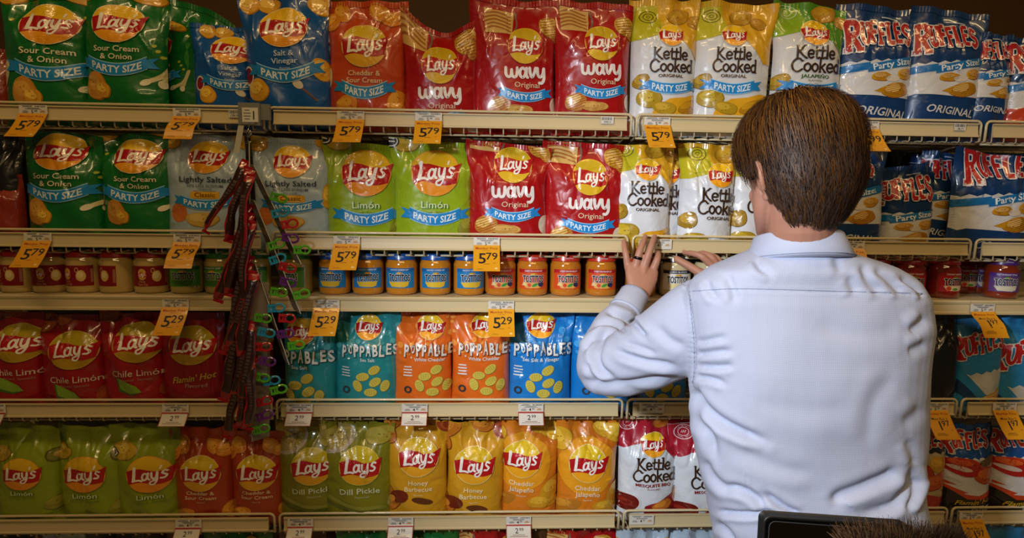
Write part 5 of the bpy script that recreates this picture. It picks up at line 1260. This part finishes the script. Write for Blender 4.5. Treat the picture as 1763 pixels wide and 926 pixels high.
# trough lines as seen from behind: points, depth (mm), width (px), height of the roll beside it
FOLDS = [([(1000, 652), (1040, 660), (1080, 660), (1130, 654), (1182, 656)], 7, 7, 3), ([(1058, 603), (1105, 620), (1168, 634)], 5, 6, 3), ([(1044, 576), (1031, 597), (1027, 618), (1037, 638), (1060, 652)], 8, 6, 5),
 ([(1048, 573), (1023, 586), (1005, 606)], 6, 5, 4), ([(1085, 563), (1077, 547), (1042, 533)], 7, 5, 4), ([(1110, 579), (1097, 562), (1088, 548)], 6, 5, 4), ([(1128, 560), (1150, 585), (1178, 600)], 3, 8, 2), ([(1020, 562), (1040, 556), (1062, 560), (1078, 575)], 5, 5, 3),
 ([(1075, 590), (1100, 598), (1130, 612)], 3, 5, 2), ([(1013, 625), (1018, 640), (1030, 655)], 4, 5, 2), ([(1070, 668), (1110, 672), (1160, 668)], 3, 5, 2),
 ([(1196, 611), (1220, 608), (1262, 604)], 4, 5, 2), ([(1196, 631), (1236, 632), (1262, 630)], 4, 5, 2), ([(1196, 649), (1220, 652), (1250, 662)], 4, 5, 2), ([(1196, 590), (1220, 586), (1250, 580)], 3, 5, 1.5),
 ([(1190, 668), (1200, 686), (1228, 716), (1275, 742), (1320, 760)], 8, 8, 5), ([(1190, 672), (1203, 722), (1222, 746), (1235, 790)], 6, 8, 4), ([(1215, 790), (1230, 820), (1262, 850)], 5, 7, 3),
 ([(1251, 834), (1287, 846), (1322, 871)], 7, 7, 4), ([(1313, 846), (1350, 873), (1380, 888)], 7, 6, 5), ([(1438, 868), (1446, 853), (1484, 838), (1526, 820), (1542, 806)], 6, 10, 4), ([(1484, 884), (1535, 872), (1556, 850), (1567, 826), (1570, 800)], 5.5, 9, 4),
 ([(1560, 880), (1574, 850), (1578, 820)], 6, 6, 4), ([(1441, 440), (1443, 455), (1450, 470)], 2, 8, 1), ([(1462, 476), (1468, 490), (1475, 504)], 2.5, 8, 2), ([(1485, 452), (1496, 482), (1517, 506)], 3.5, 8, 2), ([(1504, 460), (1533, 484), (1555, 506)], 4, 8, 2),
 ([(1548, 476), (1574, 494), (1588, 512)], 5, 5, 3), ([(1594, 545), (1580, 562), (1566, 572)], 3.5, 9, 3), ([(1594, 590), (1578, 600), (1562, 606)], 3, 9, 2), ([(1586, 700), (1572, 716), (1550, 730)], 2, 11, 2),
 ([(1250, 470), (1262, 500), (1266, 520)], 3, 7, 2), ([(1215, 480), (1222, 500), (1235, 515)], 3, 6, 2), ([(1300, 445), (1310, 462), (1330, 474)], 3, 6, 2), ([(1235, 880), (1280, 884), (1340, 880)], 6, 5, 3), ([(1560, 755), (1570, 780), (1572, 800)], 2.5, 9, 2),
 ([(1230, 900), (1250, 915), (1262, 935)], 5, 6, 3), ([(1270, 770), (1330, 800), (1400, 815)], 2, 12, 2), ([(1300, 690), (1380, 705), (1470, 700)], 1.2, 16, 1), ([(1400, 560), (1480, 575), (1550, 570)], 1.2, 16, 1), ([(1540, 640), (1500, 700), (1490, 770)], 1.5, 14, 1.5)]
for pts, dep, wd_, roll in FOLDS:
    q, sg, pr = seg_dist(pts); taper = np.clip(np.minimum(pr, 1-pr)*5+.15, 0, 1)
    disp += -dep*1.6e-3*np.exp(-(q/wd_)**2)*taper + roll*1.4e-3*np.exp(-((q-wd_*2.0)/(wd_*1.2))**2)*taper*(.65+.35*sg)
# seams: a shallow groove and a stitched ridge
for pts, dep, wd_ in (([(1186, 503), (1260, 499), (1340, 500), (1440, 503), (1592, 507)], 1.4, 1.8), ([(1180, 478), (1186, 520), (1192, 580), (1192, 630), (1189, 668)], 2.2, 2.2), ([(1286, 815), (1287, 840), (1300, 860)], 1.0, 1.6)):
    q, sg, pr = seg_dist(pts); disp += -dep*1e-3*np.exp(-(q/wd_)**2)+.9e-3*np.exp(-((q-4)/2.5)**2)
q, sg, pr = seg_dist([(1180, 490), (1188, 560), (1192, 620), (1189, 664)]); disp += 1.6e-3*np.sin(py*.75)*np.exp(-(q/6)**2)
rs = np.random.RandomState(4); low = np.zeros(n)
for _ in range(14):
    k = rs.uniform(-22, 22, 3); low += .0009*np.sin(co@k+rs.uniform(0, 6.28))
for _ in range(10):
    k = rs.uniform(-60, 60, 3); low += .00035*np.sin(co@k+rs.uniform(0, 6.28))
co2 = co+no*(disp*facing+low)[:, None]
me.vertices.foreach_set('co', co2.ravel()); me.update()
bv = BVHTree.FromObject(shirt, bpy.context.evaluated_depsgraph_get())
# stitching lines laid on the cloth: real thread
STI = mat('shirt_stitch', 0x8890a8, .8)
for nm, pts in (('yoke_seam', [(1192, 501), (1260, 497), (1340, 498), (1440, 501), (1588, 505)]), ('armhole_seam', [(1186, 490), (1190, 540), (1195, 590), (1195, 640), (1192, 660)])):
    L = []
    for p in catmull(pts, 14):
        o_ = Vector(CAMP); d = (V(p[0], p[1], -.5)-o_).normalized(); h = bv.ray_cast(o_, d)
        if h[0]: L.append(h[0]+h[1]*.0002)
    if len(L) > 3: mb = MB(); mb.tube(L, .0007, 4); mb.build(nm, STI, shirt)
# collar: a standing band with a turned-down leaf
def collar_ring(c, ax, ay, e=.95, n=48): return [Vector(c)+Vector(ax)*math.copysign(abs(math.cos(a))**e, math.cos(a))+Vector(ay)*math.copysign(abs(math.sin(a))**e, math.sin(a)) for a in np.linspace(0, 2*math.pi, n+1)[:-1]]
def rp(xl, xr, py, Yc, dp, tilt=.0, n=48):
    a, b = V(xl, py, Yc), V(xr, py, Yc); return [p+Vector((0, 0, -tilt*(p.y-Yc))) for p in collar_ring((a+b)/2, (b-a)/2, (0, dp, 0), n=n)]
RR = [rp(1314, 1434, 414, -.50, .068, .2), rp(1307, 1438, 404, -.505, .074, .2), rp(1304, 1441, 407, -.505, .078, .2), rp(1299, 1448, 424, -.505, .086, .2), rp(1291, 1458, 445, -.505, .094, .2), rp(1293, 1455, 449, -.505, .091, .2), rp(1312, 1440, 452, -.50, .070, .2)]
N = 48; mb = MB(); mb.add([p for r in RR for p in r], [(i*N+k, i*N+(k+1) % N, (i+1)*N+(k+1) % N, (i+1)*N+k) for i in range(len(RR)-1) for k in range(N)])
col_ = mb.build('collar', SHIRT, man, True)
mb = MB(); mb.tube([p+(p-Vector(((RR[4][0]+RR[4][24])/2))).normalized()*.0008 for p in RR[4]], .0006, 4, closed=True); mb.build('collar_stitch', STI, col_)
# cuffs
def cuff(a, b, ra, rb, nm):
    d = (b-a).normalized(); s1 = d.orthogonal().normalized(); s2 = d.cross(s1); N = 32; vs = []
    prof = [(0, ra*.93), (0, ra*1.02), (.08, ra*1.05), (.5, (ra+rb)/2*1.04), (.92, rb*1.04), (1, rb*1.0), (1, rb*.90), (.7, rb*.86)]
    for t, r in prof:
        for k in range(N): an = 2*math.pi*k/N; vs.append(a+(b-a)*t+(s1*math.cos(an)+s2*math.sin(an))*r*(1+.02*math.sin(an*3)))
    m = MB(); m.add(vs, [(i*N+k, i*N+(k+1) % N, (i+1)*N+(k+1) % N, (i+1)*N+k) for i in range(len(prof)-1) for k in range(N)]); o = m.build(nm, SHIRT, man, True)
    m = MB()
    for t in (.08, .90): m.tube([a+(b-a)*t+(s1*math.cos(an)+s2*math.sin(an))*(ra if t < .5 else rb)*1.062*(1+.02*math.sin(an*3)) for an in np.linspace(0, 2*math.pi, N+1)[:-1]], .0006, 4, closed=True)
    tag(m.build('cuff_stitch', STI, o), kind='stuff')
cuff(V(1074, 540, -.135), V(1093, 507, -.092), .0385, .0345, 'cuff')
cuff(WR+(ER-WR)*.26, WR+(ER-WR)*.05, .040, .035, 'cuff')
# trousers, belt, shoes (below the frame)
mb = MB(); wc = V(1405, 930, -.475); wc.x = wc.x
loft(mb, [(Vector((wc.x, -.475, z)), Vector((hx, 0, 0)), Vector((0, hy, 0)), .9) for z, hx, hy in ((wc.z+.01, .168, .118), (wc.z-.06, .176, .128), (wc.z-.14, .182, .132), (wc.z-.20, .172, .120), (wc.z-.26, .12, .09))], 36)
for s_ in (-1, 1): limb(mb, [Vector((wc.x+s_*.088, -.475, wc.z-.14)), Vector((wc.x+s_*.095, -.47, .50)), Vector((wc.x+s_*.10, -.49, .10))], [.092, .068, .052], 20)
remeshed(mb, 'trousers', .009, 4, TROUS, man)
mb = MB(); Nb = 40; vs = []
for r_, z in ((0, -.02), (.006, -.02), (.006, .018), (0, .018)):
    for k in range(Nb): a = 2*math.pi*k/Nb; vs.append(Vector((wc.x+(.178+r_)*math.cos(a), -.475+(.128+r_)*math.sin(a), wc.z-.035+z)))
mb.add(vs, [(i*Nb+k, i*Nb+(k+1) % Nb, ((i+1) % 4)*Nb+(k+1) % Nb, ((i+1) % 4)*Nb+k) for i in range(4) for k in range(Nb)]); mb.build('belt', LEATH, man, True)
for s_ in (-1, 1):
    mb = MB(); loft(mb, [(Vector((wc.x+s_*.10, -.535, .0)), Vector((.040, 0, 0)), Vector((0, .03, 0)), .8)]*0+[(Vector((wc.x+s_*.10, y, h)), Vector((w_, 0, 0)), Vector((0, 0, h)), .8) for y, w_, h in ((-.56, .02, .03), (-.545, .038, .045), (-.49, .042, .055), (-.43, .044, .045), (-.35, .050, .032), (-.29, .042, .024), (-.27, .02, .014))], 20)
    mb.build('shoe', LEATH, man, True)
# ---- hair
def hair_dir(az, th):
    """unit-ish head surface: az 0 = his right, 90 = front; th = angle from the crown"""
    z = math.cos(th); s = max(0, 1-abs(z)**2.35)**(1/2.35)
    y = s*math.sin(az); c_top = .119 if z > 0 else .138
    nar = 1-.42*max(0, -z-.20)**1.3
    return Vector((s*math.cos(az)*.100*nar, nar*y*(.112 if y > 0 else .111), z*c_top))
def th_max(az):
    b = -math.sin(az)                               # 1 at the back
    if b > .42: return 2.46+.16*(b-.42)/.58+.03*math.sin(az*9)
    if b > .10: return 1.72+(b-.10)/.32*.74
    if b > -.25: return 1.72+.10*math.sin((b+.25)/.35*math.pi)
    return 1.36+(b+1)/.75*.36
NA, NT = 96, 40; vs = []
for i in range(NT+1):
    for k in range(NA):
        az = 2*math.pi*k/NA; th = .001+(th_max(az)-.03)*i/NT; p = hair_dir(az, th)
        f = 1.0 if i < NT else .93; f *= .985+.012*math.sin(az*31+3*math.sin(th*4))*(i/NT)
        vs.append(HC+HM @ (p*f))
fs = [(i*NA+k, (i+1)*NA+k, (i+1)*NA+(k+1) % NA, i*NA+(k+1) % NA) for i in range(NT) for k in range(NA)]
H1 = mat('hair_dark', 0x2c1c12, .6, spec=.25); H2 = mat('hair_brown', 0x52300f, .5, spec=.35); H3 = mat('hair_light', 0x744a18, .5, spec=.3); H4 = mat('hair_ash', 0x44332a, .55, spec=.3)
cap = mesh_obj('hair', vs, fs, H1, man, smooth=True); cap['label'] = 'short brown hair, longer on top'
rh = random.Random(8); vv = []; ff = []; fm = []
for s_ in range(12000):
    az = rh.uniform(0, 2*math.pi); tm = th_max(az)
    th0 = rh.uniform(.0, 1)**.8*tm*.93; top = th0 < .95+rh.gauss(0, .16)
    ln = rh.uniform(.45, .95) if top else rh.uniform(.16, .32)
    th1 = min(th0+ln, tm+rh.uniform(-.04, .07)) if not top else min(th0+ln, min(tm+.05, 1.45+rh.gauss(0, .16)))
    if th1-th0 < .06: continue
    lift = (rh.uniform(.3, 1)**2*.011+.002) if top else rh.uniform(.001, .004)
    sw = rh.uniform(-.05, .05)+(.10 if top else .03); w = rh.uniform(.0005, .0011); ph = rh.uniform(0, 6)
    n_ = 7; base = len(vv)
    for k in range(n_+1):
        t = k/n_; th = max(.01, th0+(th1-th0)*t); a = az+sw*t+.02*math.sin(ph+t*4); q = hair_dir(a, th)
        nq = q.normalized(); q = q+nq*(lift*(math.sin(math.pi*min(1, t*.75+.12)))+(.004 if top else 0))
        sd = Vector((-math.sin(a), math.cos(a), 0))*w*(1-.7*t)
        vv.append(HC+HM @ (q-sd)); vv.append(HC+HM @ (q+sd))
    m_ = (0 if rh.random() < .22 else (2 if rh.random() < .34 else 1)) if top else (0 if rh.random() < .4 else (3 if rh.random() < .65 else 1))
    for k in range(n_): ff.append((base+2*k, base+2*k+1, base+2*k+3, base+2*k+2)); fm.append(m_)
st = fast_mesh('hair_strands', np.array([tuple(v) for v in vv]), np.array(ff), [H1, H2, H3, H4], cap, fm, smooth=False); st['kind'] = 'stuff'

# ---- black leather holder and bristle brush at his back
bx = V(1449, 930, -.64); hold = empty('leather_holder', (bx.x, -.617, bx.z-.06), 'flat black leather holder hanging at the lower back of the man', 'holder')
mb = MB(); w_, h_, t_ = .130, .088, .011; pr = []
for cx_, cz_, a0 in ((w_-.012, h_-.012, 0), (-w_+.012, h_-.012, 90), (-w_+.012, -h_+.012, 180), (w_-.012, -h_+.012, 270)):
    for k in range(5): a = math.radians(a0+22.5*k); pr.append((cx_+.012*math.cos(a), cz_+.012*math.sin(a)))
n_ = len(pr); R3 = [(1, t_), (1, -t_+.003), (.985, -t_), ]
vs = [(x*s_, y, z*s_-.08*x) for s_, y in R3 for x, z in pr]
mb.add(vs, [(i*n_+k, i*n_+(k+1) % n_, (i+1)*n_+(k+1) % n_, (i+1)*n_+k) for i in range(2) for k in range(n_)]+[tuple(range(n_)), tuple(range(3*n_-1, 2*n_-1, -1))]); mb.build('leather_body', LEATH, hold, True)
mb = MB(); mb.tube([(x*.93, -t_-.0006, z*.90-.08*x) for x, z in pr], .0008, 4, closed=True); mb.build('stitching', mat('dark_thread', 0x3c3c3e, .7), hold)
mb = MB(); mb.tube([(x, -t_-.001, z-.08*x) for x, z in pr], .0028, 6, closed=True); mb.build('bound_edge', LEATH, hold, True)
bc = V(1552, 948, -.665); br = empty('bristle_brush', (bc.x, -.672, bc.z), 'brown bristle brush head poking up beside the black holder', 'brush')
mb = MB(); mb.box((-.092, -.014, -.03), (.092, .014, .0)); mb.build('wooden_block', mat('brush_wood', 0x5c3c20, .5), br)
mb = MB(); rb = random.Random(3)
for _ in range(2600):
    x = rb.uniform(-.09, .09); y = rb.uniform(-.012, .012); ax_ = x/.083*.55+rb.uniform(-.3, .3); ay_ = y/.012*.5+rb.uniform(-.25, .25); l = rb.uniform(.03, .052)
    p = Vector((x, y, 0)); q = p+Vector((math.sin(ax_)*l, math.sin(ay_)*l*.7, l*math.cos(ax_))); sd = Vector((.0006, .0003, 0))
    mb.add([p-sd, p+sd, q+sd*.6, q-sd*.6], [(0, 1, 2, 3)], 0 if rb.random() < .6 else 1)
tag(mb.build('bristles', [mat('bristle_dark', 0x3a281a, .6), mat('bristle_light', 0x8c6c4c, .6)], br), kind='stuff')
